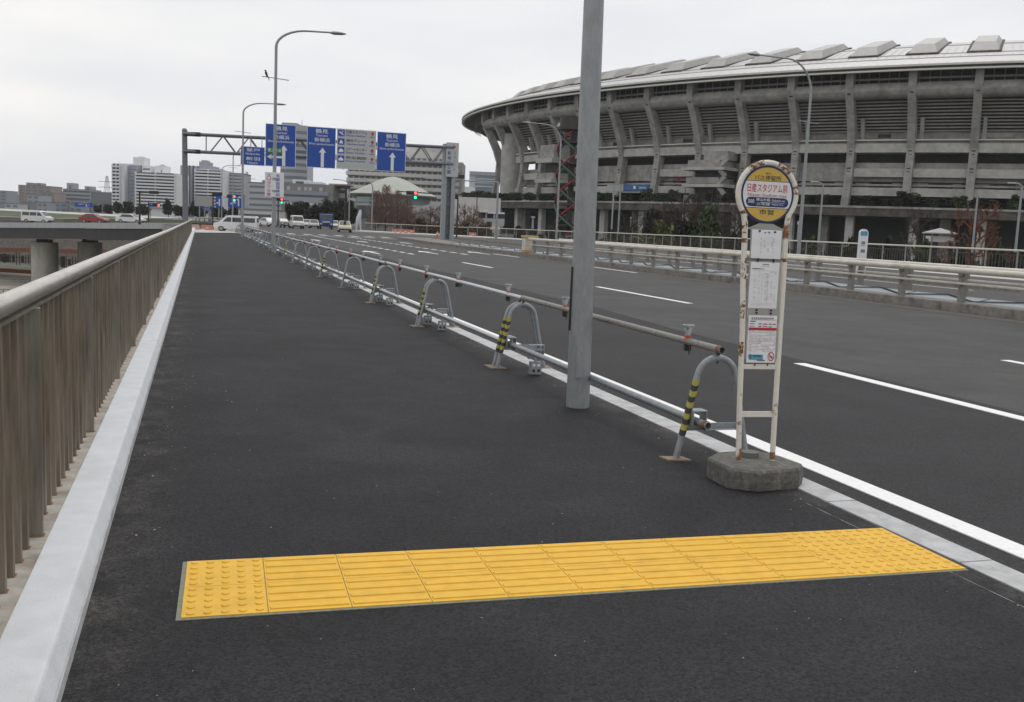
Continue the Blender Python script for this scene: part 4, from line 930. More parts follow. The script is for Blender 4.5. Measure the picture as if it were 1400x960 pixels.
def bigsign(lab, x0, x1, z0, z1, ax):
    t = panel('direction_sign', lab, 'road sign', x0, x1, z0, z1, SY, sb, group=g, border=sw); c = (x0+x1)/2
    wr(t, '鶴見', c-.5 if ax is None else c-.45, c+.55, z1-.52, z1-.16, F, sw); wr(t, 'Tsurumi', c-.48, c+.5, z1-.79, z1-.6, F, sw); wr(t, '新横浜', c-.58, c+.7, z1-1.24, z1-.89, F, sw); wr(t, 'Shin-yokohama', c-1.05, c+1.08, z1-1.54, z1-1.33, F, sw)
    a = (c+.1 if ax is None else ax); mb = MB(); h = z1-1.7
    mb.add([(a-.13, F, z0+.08), (a+.13, F, z0+.08), (a+.13, F, h-.42), (a-.13, F, h-.42), (a-.3, F, h-.42), (a+.3, F, h-.42), (a, F, h)], [(0, 1, 2, 3), (4, 5, 6)]); mb.build('arrow', sw, t, recalc=False); return t
t = bigsign('blue direction sign with a green patch and a side arrow, behind the lamp post', 5.27, 7.76, 5.72, 9.22, 6.78)
mb = MB(); mb.box(5.4, 6.62, F-.003, F, 6.74, 7.28); mb.build('green_patch', M['sign_green'], t); wr(t, '第三京浜', 5.46, 6.56, 6.9, 7.2, F-.006, sw)
mb = MB(); mb.add([(5.72, F, 6.42), (6.66, F, 6.42), (6.66, F, 6.6), (5.72, F, 6.6), (5.78, F, 6.3), (5.78, F, 6.72), (5.4, F, 6.51)], [(0, 1, 2, 3), (4, 5, 6)]); mb.build('arrow', sw, t, recalc=False)
bigsign('blue direction sign with one upward arrow left of the pale facility board', 8.68, 11.1, 5.82, 9.23, None)
t = panel('facility_sign', 'pale grey facility board with four pictogram rows and red arrows', 'road sign', 11.18, 14.54, 5.84, 9.23, SY, M['sign_grey'], border=sw)
rows = (('日産スタジアム', 'Nissan Stadium'), ('横浜アリーナ', 'Yokohama Arena'), ('スケートセンター', 'Skate Center'), ('労災病院', 'Rosai Hospital'))
for i, (a, b_) in enumerate(rows):
    zt_ = 9.12-.72*i
    mb = MB(); mb.box(11.27, 11.83, F-.003, F, zt_-.52, zt_); mb.build('pictogram', M['sign_blue'], t)
    mb = MB(); F2 = F-.006
    if i == 0: mb.disc((11.65, F2, zt_-.14), (0, -1, 0), .06, 12); mb.add([(11.35, F2, zt_-.2), (11.42, F2, zt_-.13), (11.76, F2, zt_-.38), (11.7, F2, zt_-.44)], [(0, 1, 2, 3)])
    elif i == 1: mb.add([(11.38, F2, zt_-.42), (11.72, F2, zt_-.42), (11.66, F2, zt_-.24), (11.55, F2, zt_-.1), (11.44, F2, zt_-.24)], [(0, 1, 2, 3, 4)])
    elif i == 2: mb.add([(11.36, F2, zt_-.42), (11.74, F2, zt_-.42), (11.74, F2, zt_-.24), (11.55, F2, zt_-.1), (11.36, F2, zt_-.24)], [(0, 1, 2, 3, 4)])
    else: mb.add([(11.34, F2, zt_-.42), (11.76, F2, zt_-.42), (11.76, F2, zt_-.28), (11.55, F2, zt_-.1), (11.34, F2, zt_-.28)], [(0, 1, 2, 3, 4)])
    mb.build('pictogram_mark', sw, t, recalc=False)
    wr(t, a, 11.98, 13.75, zt_-.26, zt_, F, M['ink_dark']); wr(t, b_, 11.98, 13.6, zt_-.5, zt_-.34, F, M['sign_blue']); wr(t, '100m', 13.98, 14.42, zt_-.52, zt_-.4, F, M['sign_blue'])
    mb = MB(); mb.add([(14.16, F, zt_-.34), (14.28, F, zt_-.34), (14.28, F, zt_-.2), (14.16, F, zt_-.2), (14.04, F, zt_-.2), (14.4, F, zt_-.2), (14.22, F, zt_+.0)], [(0, 1, 2, 3), (4, 5, 6)]); mb.build('red_arrow', M['sign_red'], t, recalc=False)
bigsign('blue direction sign with one upward arrow right of the pale facility board', 14.63, 17.16, 5.86, 9.2, None)
t = panel('facility_sign', 'tall pale board with a red arrow and vertical lettering on the gantry column', 'road sign', 20.86, 22.0, 5.72, 8.72, GY-.36, M['sign_grey'])
Fq = GY-.395
mb = MB(); mb.add([(21.15, Fq, 8.29), (21.5, Fq, 8.29), (21.5, Fq, 8.41), (21.15, Fq, 8.41), (21.48, Fq, 8.18), (21.75, Fq, 8.35), (21.48, Fq, 8.52)], [(0, 1, 2, 3), (4, 5, 6)]); mb.build('red_arrow', M['sign_red'], t, recalc=False)
for i, ch in enumerate('新横浜公園'): wr(t, ch, 21.0, 21.32, 7.95-.41*(i+1)+.08, 7.95-.41*i, Fq, M['sign_navy'])
for i, ch in enumerate('スタジアム'): wr(t, ch, 21.5, 21.76, 7.95-.35*(i+1)+.07, 7.95-.35*i, Fq, M['ink'])
# ================================================================== median guard rails
def guard(name, lab, X, z0, ztop, y0, y1, post_off):
    t = thing(name, lab, 'guard rail', (X, (y0+y1)/2, z0), 'guard rails on the median'); y = y0
    mb = MB()
    while y < y1:
        e = min(y+6, y1); mb.tube([(X, y, ztop), (X, e-.012, ztop)], .07, 16); mb.tube([(X, e-.06, ztop), (X, e+.06, ztop)], .066, 12); y += 6
    mb.build('top_rail', M['rail_white'], t, smooth=True)
    mb = MB(); mb.box(X-.03, X+.03, y0, y1, ztop-.31, ztop-.26); mb.build('lower_rail', M['rail_white'], t, bevel=.01)
    y = y0+post_off
    while y < y1:
        mb = MB(); mb.box(X+.05, X+.15, y-.085, y+.085, z0, ztop-.05); mb.box(X-.01, X+.07, y-.05, y+.05, ztop-.12, ztop-.03); mb.box(X, X+.07, y-.04, y+.04, ztop-.36, ztop-.22); mb.build('post', M['rail_post'], t, bevel=.01); y += 2.0
    return t
guard('guard_rail', 'dirty white median guard rail on the nearer kerb', 16.2, .2, .905, 2, 45.4, .7)
guard('guard_rail', 'dirty white median guard rail on the farther kerb beyond the blue covers', 17.6, .2, .93, 2, 44.6, .2)
t = thing('end_block', 'yellow topped end block closing the far end of the nearer median rail', 'barrier end', (16.25, 45.8, .2))
MB().box(16.02, 16.42, 45.45, 46.0, .2, .95).build('block', M['rail_white'], t, bevel=.04); MB().box(15.98, 16.75, 45.4, 46.05, .97, 1.08).build('cap', mat('yellow_cap', (.5, .36, .15), .7), t, bevel=.02); MB().box(15.99, 16.45, 45.42, 46.02, .22, .34).build('yellow_band', mat('yellow_band', (.5, .33, .1), .7), t)
# far pedestrian fence
def far_fence(lab, P0, P1, h, step=2.0, inner=True):
    P0, P1 = Vector(P0), Vector(P1); d = P1-P0; n = int(d.length/step); t = thing('pedestrian_fence', lab, 'fence', (P0+P1)/2)
    u = Vector((0, 0, 1)); mb = MB(); mb.tube([P0+u*h, P1+u*h], .045, 10); mb.build('top_rail', M['bronze_rail'], t, smooth=True)
    mb = MB(); mb.bar(P0+u*(h-.22), P1+u*(h-.22), .03, .03); mb.bar(P0+u*.12, P1+u*.12, .03, .03); mb.build('rail', M['bronze'], t)
    mb = MB()
    for k in range(n*9): p = P0+d*(k/(n*9)); mb.obox(p+u*(h*.5-.05), d.normalized()*.016, d.normalized().cross(u)*.012, u*(h*.5-.16))
    b = mb.build('bar', M['bronze'], t); b['kind'] = 'stuff'
    for k in range(n+1):
        p = P0+d*(k/n); MB().obox(p+u*(h/2), d.normalized()*.035, d.normalized().cross(u)*.03, u*h/2).build('post', M['rail_post'], t)
far_fence('brown pedestrian fence with pale top rail along the opposite pavement', (FX(8), 8, .14), Q0, 1.26, 2.2)
far_fence('brown fence turning the corner behind the gantry column', Q0+Vector((.05, .1, 0)), Q1, 1.2, 2.2)
far_fence('brown fence standing in front of the reddish spire trees and the cone roof hall', Q1-Vector((.1, 0, 0)), Q2, 1.15, 2.2)
# white stop marker across the road
p = gx(1178, 351, 27.2); t = thing('stop_marker', 'white slab bus stop marker with blue head on the opposite pavement', 'bus stop', (27.2, p.y, .14))
prof = [(-.19, .14), (.19, .14), (.19, 1.86)]+[(.19*math.cos(a), 1.86+.17*math.sin(a)) for a in np.linspace(.2, math.pi-.2, 8)]+[(-.19, 1.86)]
dx = Vector((_r[0], _r[1], 0)); dy = Vector((_f[0], _f[1], 0)); c = Vector((27.2, p.y, 0))
MB().prism(prof, lambda u, v, w: c+dx*u+dy*w+Vector((0, 0, v)), -.06, .06).build('slab', M['sign_white'], t)
def mark(x0, x1, z0, z1, m, nm): MB().add([c+dx*x-dy*.065+Vector((0, 0, z)) for x, z in ((x0, z0), (x1, z0), (x1, z1), (x0, z1))], [(0, 1, 2, 3)]).build(nm, m, t, recalc=False)
mark(-.14, .15, 1.74, 1.93, M['ink_blue'], 'blue_head'); mark(-.08, .08, 1.38, 1.5, M['ink'], 'print'); mark(-.1, .1, 1.3, 1.36, M['ink_pale'], 'print'); mark(-.08, .1, 1.02, 1.16, M['ink'], 'print'); mark(-.15, .15, .2, .34, M['ink'], 'foot_band')
# ================================================================== crossing road on the left, levee, underside
RH = Vector((_r[0], _r[1], 0)).normalized(); FH = Vector((_f[0], _f[1], 0)).normalized()
N0, N1, N2 = at(-260, 296, 184), at(0, 304.5, 165), at(262, 305, 134)
def deck_edge(t):    # near edge of the crossing road, t = 0..1
    return lerp(N1, N2, t)
w = FH*15+RH*4
E_ = [N0, N1, lerp(N1, N2, .5), N2]
mb = MB()
for a, b in zip(E_[:-1], E_[1:]): mb.hexa([a-Vector((0, 0, .25)), b-Vector((0, 0, .25)), b+w-Vector((0, 0, .25)), a+w-Vector((0, 0, .25)), a, b, b+w, a+w])
struct('crossing_road', mb, M['asph_old'])
o = thing('overpass', 'dark girder overpass with pale kerb beam carrying the crossing road at left', 'overpass', lerp(N1, N2, .3)-Vector((0, 0, 8)))
mb = MB(); mb2 = MB()
for a, b in zip(E_[:-1], E_[1:]):
    u = Vector((0, 0, 1)); q = -FH*.35
    mb.hexa([a+q-u*.85, b+q-u*.8, b+FH*.3-u*.8, a+FH*.3-u*.85, a+q+u*.02, b+q+u*.02, b+FH*.3+u*.02, a+FH*.3+u*.02])
    mb2.hexa([a+q*.2-u*2.6, b+q*.2-u*2.3, b+w-u*2.3, a+w-u*2.6, a+q*.2-u*.84, b+q*.2-u*.79, b+w-u*.27, a+w-u*.27])
mb.build('kerb_beam', mat('kerb_beam', (.4, .41, .42), .85, var=.08, vscale=.4), o); mb2.build('girder', mat('girder_steel', (.045, .043, .047), .7, var=.15, vscale=.3), o)
for px, D, r, zt_ in ((62, 166, 2.1, 331), (124, 168, 1.9, 331), (-70, 176, 2.1, 331)):
    c = at(px, 400, D); zz = at(px, zt_, D).z; n = 32
    mb = MB(); mb.loft([[(c.x+r*math.cos(2*math.pi*k/n), c.y+r*math.sin(2*math.pi*k/n), z) for k in range(n)] for z in (-11.2, zz)]); pr = mb.build('pier', M['conc_pier'], o, smooth=True)
    MB().obox((c.x, c.y, zz+.2), RH*1.0, FH*.8, (0, 0, .3)).build('bearing', M['black'], pr)
    MB().tube([(c.x-RH.x*(r+.1), c.y-RH.y*(r+.1), -11.2), (c.x-RH.x*(r+.1), c.y-RH.y*(r+.1), zz)], .13, 8).build('drain_pipe', M['dark_steel'], pr)
far_q = [e+w*.97 for e in E_]
t = thing('pedestrian_fence', 'brown fence along the far side of the overpass, behind the cars', 'fence', far_q[1])
mb = MB(); mb2 = MB(); mb3 = MB()
for a, b in zip(far_q[:-1], far_q[1:]):
    u = Vector((0, 0, 1)); mb.tube([a+u*1.0, b+u*1.0], .06, 8); n = int((b-a).length/.22)
    for k in range(n):
        p = lerp(a, b, k/n); mb2.obox(p+u*.52, RH*.03, FH*.02, u*.45)
    for k in range(int((b-a).length/4)): mb3.obox(lerp(a, b, k/int((b-a).length/4))+u*.5, RH*.07, FH*.05, u*.5)
mb.build('top_rail', M['bronze_rail'], t); q = mb2.build('bar', M['bronze'], t); q['kind'] = 'stuff'; mb3.build('post', M['rail_post'], t)
# what lies below and beyond
mb = MB(); a, b = at(-300, 350, 245), at(235, 350, 218); mb.hexa([Vector((p.x, p.y, z))+FH*d_ for z in (-11, -1.6) for p, d_ in ((a, 0), (b, 0), (b, 3), (a, 3))]); struct('retaining_wall', mb, M['brick'])
tag(bpy.data.objects['retaining_wall'], 'brown retaining wall seen beneath the overpass', 'wall'); bpy.data.objects['retaining_wall']['kind'] = 'thing'
mb = MB(); q = [gz(-200, 460, -10.7), gz(60, 460, -10.7), gz(75, 371.5, -10.7), gz(-200, 366, -10.7)]; mb.add([(p.x, p.y, -10.7) for p in q], [(0, 1, 2, 3)]); struct('dirt_ground', mb, M['dirt'])
o = thing('site_fence', 'low red and brown site fence under the overpass beside the pier', 'fence', at(10, 368, 185)); a, b = at(-120, 366, 190), at(46, 371, 184)
mb = MB(); mb.hexa([Vector((p.x, p.y, z))+FH*d_ for z in (-10.9, -10.0) for p, d_ in ((a, 0), (b, 0), (b, .2), (a, .2))]); mb.build('panel', mat('red_brown_panel', (.24, .09, .05), .9, var=.3, vscale=.7), o)
o = thing('mesh_fence', 'thin dark wire mesh fence on the dirt below the railing', 'fence', gz(10, 422, -10.7)); mb = MB(); a, b = gz(-120, 420, -10.7), gz(70, 425, -10.7); a.z = b.z = -10.7
for k in range(30):
    p = lerp(a, b, k/29); mb.tube([p, p+Vector((0, 0, 2.4))], .04, 5)
for h in (.6, 1.2, 1.8, 2.4): mb.tube([a+Vector((0, 0, h)), b+Vector((0, 0, h))], .03, 5)
mb.build('mesh', M['bronze'], o)
random.seed(12)
o = thing('scaffold_fence', 'dark fence of upright bars in front of the brown wall under the overpass', 'fence', at(20, 355, 200)); mb = MB(); a, b = at(-150, 352, 208), at(130, 352, 190); a.z = b.z = -9.6
for k in range(70):
    p = lerp(a, b, k/69); mb.obox(p+Vector((0, 0, .9)), RH*random.choice((.06, .06, .25, .4)), FH*.05, (0, 0, random.uniform(.6, 1.3)))
mb.tube([a+Vector((0, 0, 1.2)), b+Vector((0, 0, 1.2))], .07, 5); mb.build('bars', M['dark_steel'], o)
o = thing('orange_beam', 'pale orange beam band behind the pier under the overpass', 'beam', at(20, 341, 205)); a, b = at(-150, 338, 211), at(150, 345, 194)
mb = MB(); mb.hexa([p+Vector((0, 0, z))+FH*d_ for z in (-.45, .45) for p, d_ in ((a, 0), (b, 0), (b, .3), (a, .3))]); mb.build('beam', mat('faded_orange', (.3, .13, .09), .9, var=.2, vscale=.5), o)
# levee with a pale road on top
La, Lb = at(-300, 290, 330), at(330, 300, 250); La.z = Lb.z = 0
mb = MB(); mb.loft([[p-FH*16+Vector((0, 0, -2)), p+Vector((0, 0, z1)), p+FH*14+Vector((0, 0, z1)), p+FH*40+Vector((0, 0, -2))] for p, z1 in ((La, .75), (Lb, -.2))], cap=False, closed=False); struct('grass_bank', mb, M['grass'], recalc=False)
bpy.data.objects['grass_bank'].data.flip_normals()
mb = MB(); mb.loft([[p+FH*3+Vector((0, 0, z1+.02)), p+FH*12+Vector((0, 0, z1+.5))] for p, z1 in ((La, .75), (Lb, -.2))], cap=False, closed=False); struct('riverside_path', mb, M['pave_pale'], recalc=False)
# ================================================================== vehicles
def wheelset(t, xs_, yw, r):
    for x in xs_:
        for s in (-1, 1):
            w_ = MB().tube([(x, s*yw, r), (x, s*(yw-.2), r)], r, 18).build('wheel', M['rubber'], t)
            MB().tube([(x, s*(yw+.012), r), (x, s*(yw-.02), r)], r*.62, 14).build('rim', M['rim'], w_)
def vehicle(kind, name, label, cat, body_m, pos, rz, group=None, detail=True):
    """x runs forward"""
    t = thing(name, label, cat, (0, 0, 0), group); bm_ = M[body_m] if isinstance(body_m, str) else body_m
    def shell(prof, hw, tum, nm, m, par=t, bev=.04):
        zmin = min(p[1] for p in prof); zmax = max(p[1] for p in prof)
        sec = lambda s: [(x, s*(hw-tum*max(0, (z-zmin)/(zmax-zmin))), z) for x, z in prof]
        return MB().loft([sec(-1), sec(1)]).build(nm, m, par, bevel=bev)
    if kind == 'van':
        L, hw, h = 4.7, .85, 1.98
        shell([(-2.35, .3), (2.25, .3), (2.35, .55), (2.3, .95), (1.75, 1.12), (-2.35, 1.12)], hw, .0, 'body', bm_)
        shell([(-2.33, 1.1), (1.8, 1.1), (1.0, 1.86), (.7, h), (-2.2, h), (-2.33, 1.85)], hw, .12, 'cabin', bm_)
        for s in (-1, 1):
            mb = MB()
            for x0, x1, x2, x3 in ((-2.15, -.95, -.95, -2.12), (-.85, .3, .3, -.85), (.42, 1.35, .85, .42)): mb.add([(x0, s*(hw+.002), 1.17), (x1, s*(hw+.002), 1.17), (x2, s*(hw-.07), 1.72), (x3, s*(hw-.07), 1.72)], [(0, 1, 2, 3)])
            mb.build('window', M['glass'], t)
        mb = MB(); mb.add([(1.72, -.74, 1.18), (1.72, .74, 1.18), (1.06, .68, 1.82), (1.06, -.68, 1.82)], [(0, 1, 2, 3)]); mb.add([(1.722, -.74, 1.2), (1.722, .74, 1.2), (1.08, .68, 1.825), (1.08, -.68, 1.825)], [(0, 1, 2, 3)]); mb.build('windscreen', M['glass'], t)
        mb = MB(); mb.add([(-2.345, -.7, 1.2), (-2.345, .7, 1.2), (-2.34, .65, 1.75), (-2.34, -.65, 1.75)], [(0, 1, 2, 3)]); mb.build('rear_window', M['glass'], t)
        ws, r, hz, fx, rx = (-1.45, 1.5), .31, .8, 2.3, -2.36
        MB().box(2.3, 2.39, -.8, .8, .32, .5).build('bumper', M['ink_dark'], t, bevel=.02)
    elif kind == 'car':
        hw, h = .83, 1.46
        shell([(-2.1, .28), (2.0, .28), (2.1, .5), (2.0, .75), (1.1, .9), (-2.0, .95), (-2.15, .7)], hw, .05, 'body', bm_)
        shell([(-1.75, .9), (1.15, .88), (.35, 1.38), (0, h), (-1.0, h-.02), (-1.5, 1.25)], hw-.04, .17, 'cabin', bm_)
        for s in (-1, 1):
            mb = MB(); mb.add([(-1.45, s*(hw-.045), .96), (.95, s*(hw-.045), .94), (.28, s*(hw-.155), 1.33), (-1.05, s*(hw-.155), 1.33)], [(0, 1, 2, 3)]); mb.build('window', M['glass'], t)
        mb = MB(); mb.add([(1.08, -.66, .95), (1.08, .66, .95), (.36, .58, 1.4), (.36, -.58, 1.4)], [(0, 1, 2, 3)]); mb.build('windscreen', M['glass'], t)
        mb = MB(); mb.add([(-1.77, -.62, .98), (-1.77, .62, .98), (-1.5, .56, 1.3), (-1.5, -.56, 1.3)], [(0, 1, 2, 3)]); mb.build('rear_window', M['glass'], t)
        ws, r, hz, fx, rx = (-1.25, 1.3), .3, .62, 2.06, -2.14
        MB().box(2.0, 2.12, -.75, .75, .3, .45).build('bumper', M['ink_dark'], t, bevel=.02)
    else:   # truck
        hw = 1.05
        shell([(.6, .5), (2.55, .5), (2.6, 1.0), (2.5, 1.5), (2.3, 2.35), (.6, 2.4)], hw, .05, 'cab', bm_)
        MB().box(-2.9, .5, -hw-.05, hw+.05, .85, 2.5).build('cargo_box', bm_, t, bevel=.03)
        MB().box(-2.8, 2.2, -.4, .4, .45, .86).build('chassis', M['black'], t)
        mb = MB(); mb.add([(2.525, -.9, 1.5), (2.525, .9, 1.5), (2.33, .86, 2.25), (2.33, -.86, 2.25)], [(0, 1, 2, 3)]); mb.build('windscreen', M['glass'], t)
        for s in (-1, 1):
            mb = MB(); mb.add([(1.2, s*(hw+.004), 1.5), (2.3, s*(hw+.004), 1.5), (2.15, s*(hw-.03), 2.2), (1.2, s*(hw-.03), 2.2)], [(0, 1, 2, 3)]); mb.build('window', M['glass'], t)
        MB().box(2.5, 2.62, -.6, .6, 1.05, 1.3).build('grille', M['sign_grey'], t); MB().box(2.5, 2.68, -1.0, 1.0, .45, .7).build('bumper', M['ink_dark'], t)
        ws, r, hz, fx, rx = (-1.7, 1.7), .42, .85, 2.62, -2.92; hw = 1.0
    wheelset(t, ws, hw+.005, r)
    for s in (-1, 1):
        MB().obox((fx, s*(hw-.22), hz), (.03, 0, 0), (0, .15, 0), (0, 0, .09)).build('headlight', M['head'], t, bevel=.02)
        MB().obox((rx+.01, s*(hw-.12), hz+.1), (.02, 0, 0), (0, .08, 0), (0, 0, .14)).build('tail_light', M['tail'], t, bevel=.01)
    MB().box(fx+.0, fx+.05, -.22, .22, .5, .62).build('number_plate', M['sign_white'], t)
    t.location = pos; t.rotation_euler = (0, 0, rz); return t
def heading(deg): return math.atan2(RH.y, RH.x)+R_(deg)      # 0 = to the right across the view, -90 = towards us
white = mat('white_car_paint', (.72, .72, .71), .25, spec=.6); silver = mat('silver_car_paint', (.5, .5, .49), .3, .2); dark = mat('dark_car_paint', (.03, .03, .035), .25)
redp = mat('red_car_paint', (.3, .03, .025), .3); blue = mat('blue_truck_paint', (.02, .05, .2), .35); bge = mat('beige_van_paint', (.6, .57, .52), .3); taxi_y = mat('cream_yellow_paint', (.6, .54, .38), .35)
def road_pt(px, py, D, z=None):
    p = at(px, py, D)
    return Vector((p.x, p.y, z if z is not None else p.z))
def on_cross(px, depth_in):     # a point on the crossing road at photo column px, depth_in metres behind its near edge
    t = px/262; e = deck_edge(t); return e+w*(depth_in/15.5)
vehicle('van', 'van', 'white van driving on the overpass at far left', 'van', white, on_cross(43, 2.5), heading(-6))
vehicle('car', 'car', 'red car on the overpass behind the thin fence posts', 'car', redp, on_cross(117, 4.2), heading(-6))
vehicle('car', 'car', 'white car on the overpass right of the red car', 'car', white, on_cross(160, 5.5), heading(-6))
vehicle('van', 'van', 'white van crossing just past the end of the walkway barrier', 'van', white, road_pt(323, 314, 95, .0), heading(186)).scale = (.86, .86, .76)
vehicle('van', 'van', 'beige van facing us at the crossing, seen beside the caution board pole', 'van', bge, road_pt(406, 311, 150, .0), heading(-72))
vehicle('car', 'car', 'small white car half hidden left of the caution board pole', 'car', white, road_pt(367, 306, 165, 0), heading(-50))
vehicle('car', 'car', 'dark car behind the signal post right of the caution board pole', 'car', dark, road_pt(386, 308, 160, 0), heading(-60))
vehicle('car', 'car', 'white car in the queue just right of the beige van', 'car', white, road_pt(419, 309.5, 178, 0), heading(-76))
vehicle('car', 'car', 'silver white car in the queue left of the blue truck', 'car', silver, road_pt(429, 310, 168, 0), heading(-76))
vehicle('truck', 'truck', 'dark blue truck facing us in the waiting queue', 'truck', blue, road_pt(446, 311, 160, 0), heading(-80))
vehicle('car', 'car', 'white car peeping out right behind the blue truck', 'car', white, road_pt(457, 309, 178, 0), heading(-80))
vehicle('car', 'car', 'yellow car behind the black signal post near the cone roof hall', 'car', taxi_y, road_pt(471, 313, 128, 0), heading(-78))
# ================================================================== traffic signals
def signal(label, px, pyb, pyt, D, arm=0.0, heads=(), post_m='dark_steel', r=.11, lit=None, arm_y=None):
    b_ = at(px, pyb, D); top = at(px, pyt, D); t = thing('traffic_signal', label, 'traffic signal', b_, 'traffic signals at the crossing')
    MB().tube([b_, Vector((b_.x, b_.y, top.z))], [r, r*.75], 12).build('post', M[post_m], t, smooth=True)
    T = Vector((b_.x, b_.y, top.z))
    if arm:
        MB().tube([T-Vector((0, 0, .15)), T+RH*arm-Vector((0, 0, .05))], [.07, .05], 8).build('arm', M[post_m], t)
    for (off, zz, face, lights) in heads:      # offset along the arm, height relative to top, facing us or away, lit lamps
        c = T+RH*off+Vector((0, 0, zz)); fr = -FH if face else FH
        h = MB().obox(c, RH*.62, FH*.12, (0, 0, .2)).build('signal_head', M['black'] if face else M['ink_dark'], t, bevel=.04)
        for i, x in enumerate((-.4, 0, .4)):
            m = M['lit_red'] if (face and 'R' in lights and i == 2) else M['lamp_off']
            MB().tube([c+RH*x+fr*.13, c+RH*x+fr*.15], .155, 16).build('lens', m, h)
        if 'G' in lights:
            k = MB().obox(c+RH*.38-Vector((0, 0, .48)), RH*.24, FH*.1, (0, 0, .22)).build('arrow_head', M['black'], t, bevel=.03)
            MB().tube([c+RH*.38-Vector((0, 0, .48))+fr*.11, c+RH*.38-Vector((0, 0, .48))+fr*.13], .16, 16).build('lens', M['lit_green'], k)
        if 'B' in lights: MB().obox(c+Vector((0, 0, .5)), RH*.6, FH*.04, (0, 0, .25)).build('back_board', M['ink_dark'], t)
    return t
signal('signal with red and green lamps lit on a brown post left of the gantry column', 607, 325, 264, 108, -5.2, ((-3.6, -.15, 1, 'RG'),))
signal('black signal seen from behind on the corner island near the yellow car', 472, 313, 256, 128, -.6, ((-.5, -.6, 0, ''), (-.4, -1.6, 0, ''), (-.1, .0, 0, '')), r=.17)
signal('signal with red and green lamps lit below the caution board', 380, 309, 273, 150, 1.6, ((.15, .05, 1, 'RG'),))
signal('signal lit red in front of the blue boards beyond the walkway end', 332, 309, 270, 130, -2.6, ((-1.5, .05, 1, 'RG'),), post_m='galv')
signal('black signal post with a long arm standing by the overpass', 191, 307, 262, 132, 2.6, ((1.9, -.05, 0, ''),), r=.14)
signal('short dark signal post lit red right of the overpass signal', 203, 307, 277, 150, 1.7, ((1.2, -.35, 1, 'R'),), r=.12)
signal('dark slim signal post before the blue boards at the walkway end', 291, 307, 266, 122, .9, ((.5, .1, 0, ''),), r=.1)
signal('slim galvanised signal post with a long thin arm right of the gantry column', 678, 327, 248, 108, -8.0, ((-4.3, .3, 0, ''),), post_m='galv', r=.14)
signal('short dark brown signal post right beside the gantry column', 624, 329, 270, 110, -1.2, ((-.6, .1, 0, ''),), r=.1)
# blue direction boards at the crossing
def far_board(label, px0, px1, py0, py1, D, m='sign_blue', posts=(.25, .75), base=-.5, marks=True, cat='road sign'):
    c = at((px0+px1)/2, (py0+py1)/2, D); hw_ = (px1-px0)/2*D/FOC; hh = (py1-py0)/2*D/FOC
    t = thing('direction_board', label, cat, (c.x, c.y, base), 'far direction boards'); MB().obox(c, RH*hw_, FH*.06, (0, 0, hh)).build('panel', M[m], t)
    mb = MB()
    for p in posts: q = c+RH*hw_*(2*p-1)+FH*.15; mb.tube([(q.x, q.y, base), (q.x, q.y, c.z+hh)], .1, 8)
    mb.build('post', M['galv'], t)
    if marks:
        mb = MB(); random.seed(int(px0*7))
        for k in range(5):
            q = c+RH*hw_*random.uniform(-.6, .6)+Vector((0, 0, hh*random.uniform(-.7, .7)))-FH*.07; mb.obox(q, RH*hw_*random.uniform(.1, .3), FH*.005, (0, 0, hh*.07))
        a = c-FH*.07; mb.obox(a+RH*hw_*.3-Vector((0, 0, hh*.25)), RH*.1, FH*.005, (0, 0, hh*.5)); mb.build('mark', M['sign_white'], t)
    return t
far_board('narrow blue direction board beside the dark slim signal post', 295, 303, 265, 284, 150, posts=(.5,))
far_board('wide blue direction board right behind the red lit signal', 312, 334, 266, 284, 160)
far_board('pale grey back of a board left of the narrow blue board', 266, 292, 268, 282, 165, 'board_grey', marks=False)
far_board('low blue board under the pale board back', 275, 292, 280, 286, 168)
far_board('blue direction board on a white post beyond the overpass cars', 102, 127, 277.5, 283, 230, posts=(.98,), base=-1)
far_board('small blue board right of the overpass signal posts', 204, 214, 278, 283, 190, posts=(.1,), base=-1)
# ================================================================== work barriers at the walkway end
def work_barrier(label, p, L, m, grp):
    t = thing('work_barrier', label, 'barrier', p, grp); P = Vector(p)
    MB().loft([[(P.x+x, P.y-.25*s, P.z+z) for s, z in ((-1, 0), (1, 0), (.5, .25), (.3, .48), (-.3, .48), (-.5, .25))] for x in (-L/2, L/2)]).build('body', m, t, bevel=.03)
    MB().box(P.x-L/2-.004, P.x-L/6, P.y-.29, P.y-.283, P.z+.0, P.z+.08).build('foot_stripe', M['sign_white'], t)
    MB().box(P.x-.12, P.x+.12, P.y-.24, P.y-.225, P.z+.16, P.z+.24).build('label_plate', M['sign_white'], t)
    return t
pk = mat('faded_pink_plastic', (.5, .3, .25), .6); cream = mat('cream_plastic', (.6, .5, .4), .6)
for i, (x, m, lab) in enumerate(((-.5, pk, 'faded pink work barrier closing the walkway, leftmost in its row'), (.75, mat('faded_orange_plastic', (.52, .2, .12), .6), 'orange work barrier closing the walkway between pink and cream ones'), (1.9, cream, 'cream work barrier closing the walkway, third in its row'), (2.9, cream, 'cream work barrier next to the pipe barrier end, rightmost in its row'))): work_barrier(lab, (x, 98+i*.15, 0), 1.05, m, 'work barriers at the walkway end')
for i, (px, D) in enumerate(((540, 143), (547, 142), (554, 141), (562, 140), (646, 136))):
    p = at(px, 316 if i < 4 else 322, D); p.z = .14; M['orange_far'] = bpy.data.materials.get('weathered_red_plastic') or mat('weathered_red_plastic', (.45, .17, .12), .7); work_barrier(f'red work barrier on the opposite pavement, {nth(i+1)} of the four before the brown shrubs' if i < 4 else 'red work barrier alone on the opposite pavement near the gantry column', p, 1.0, M['orange_far'], 'red barriers on the opposite pavement')
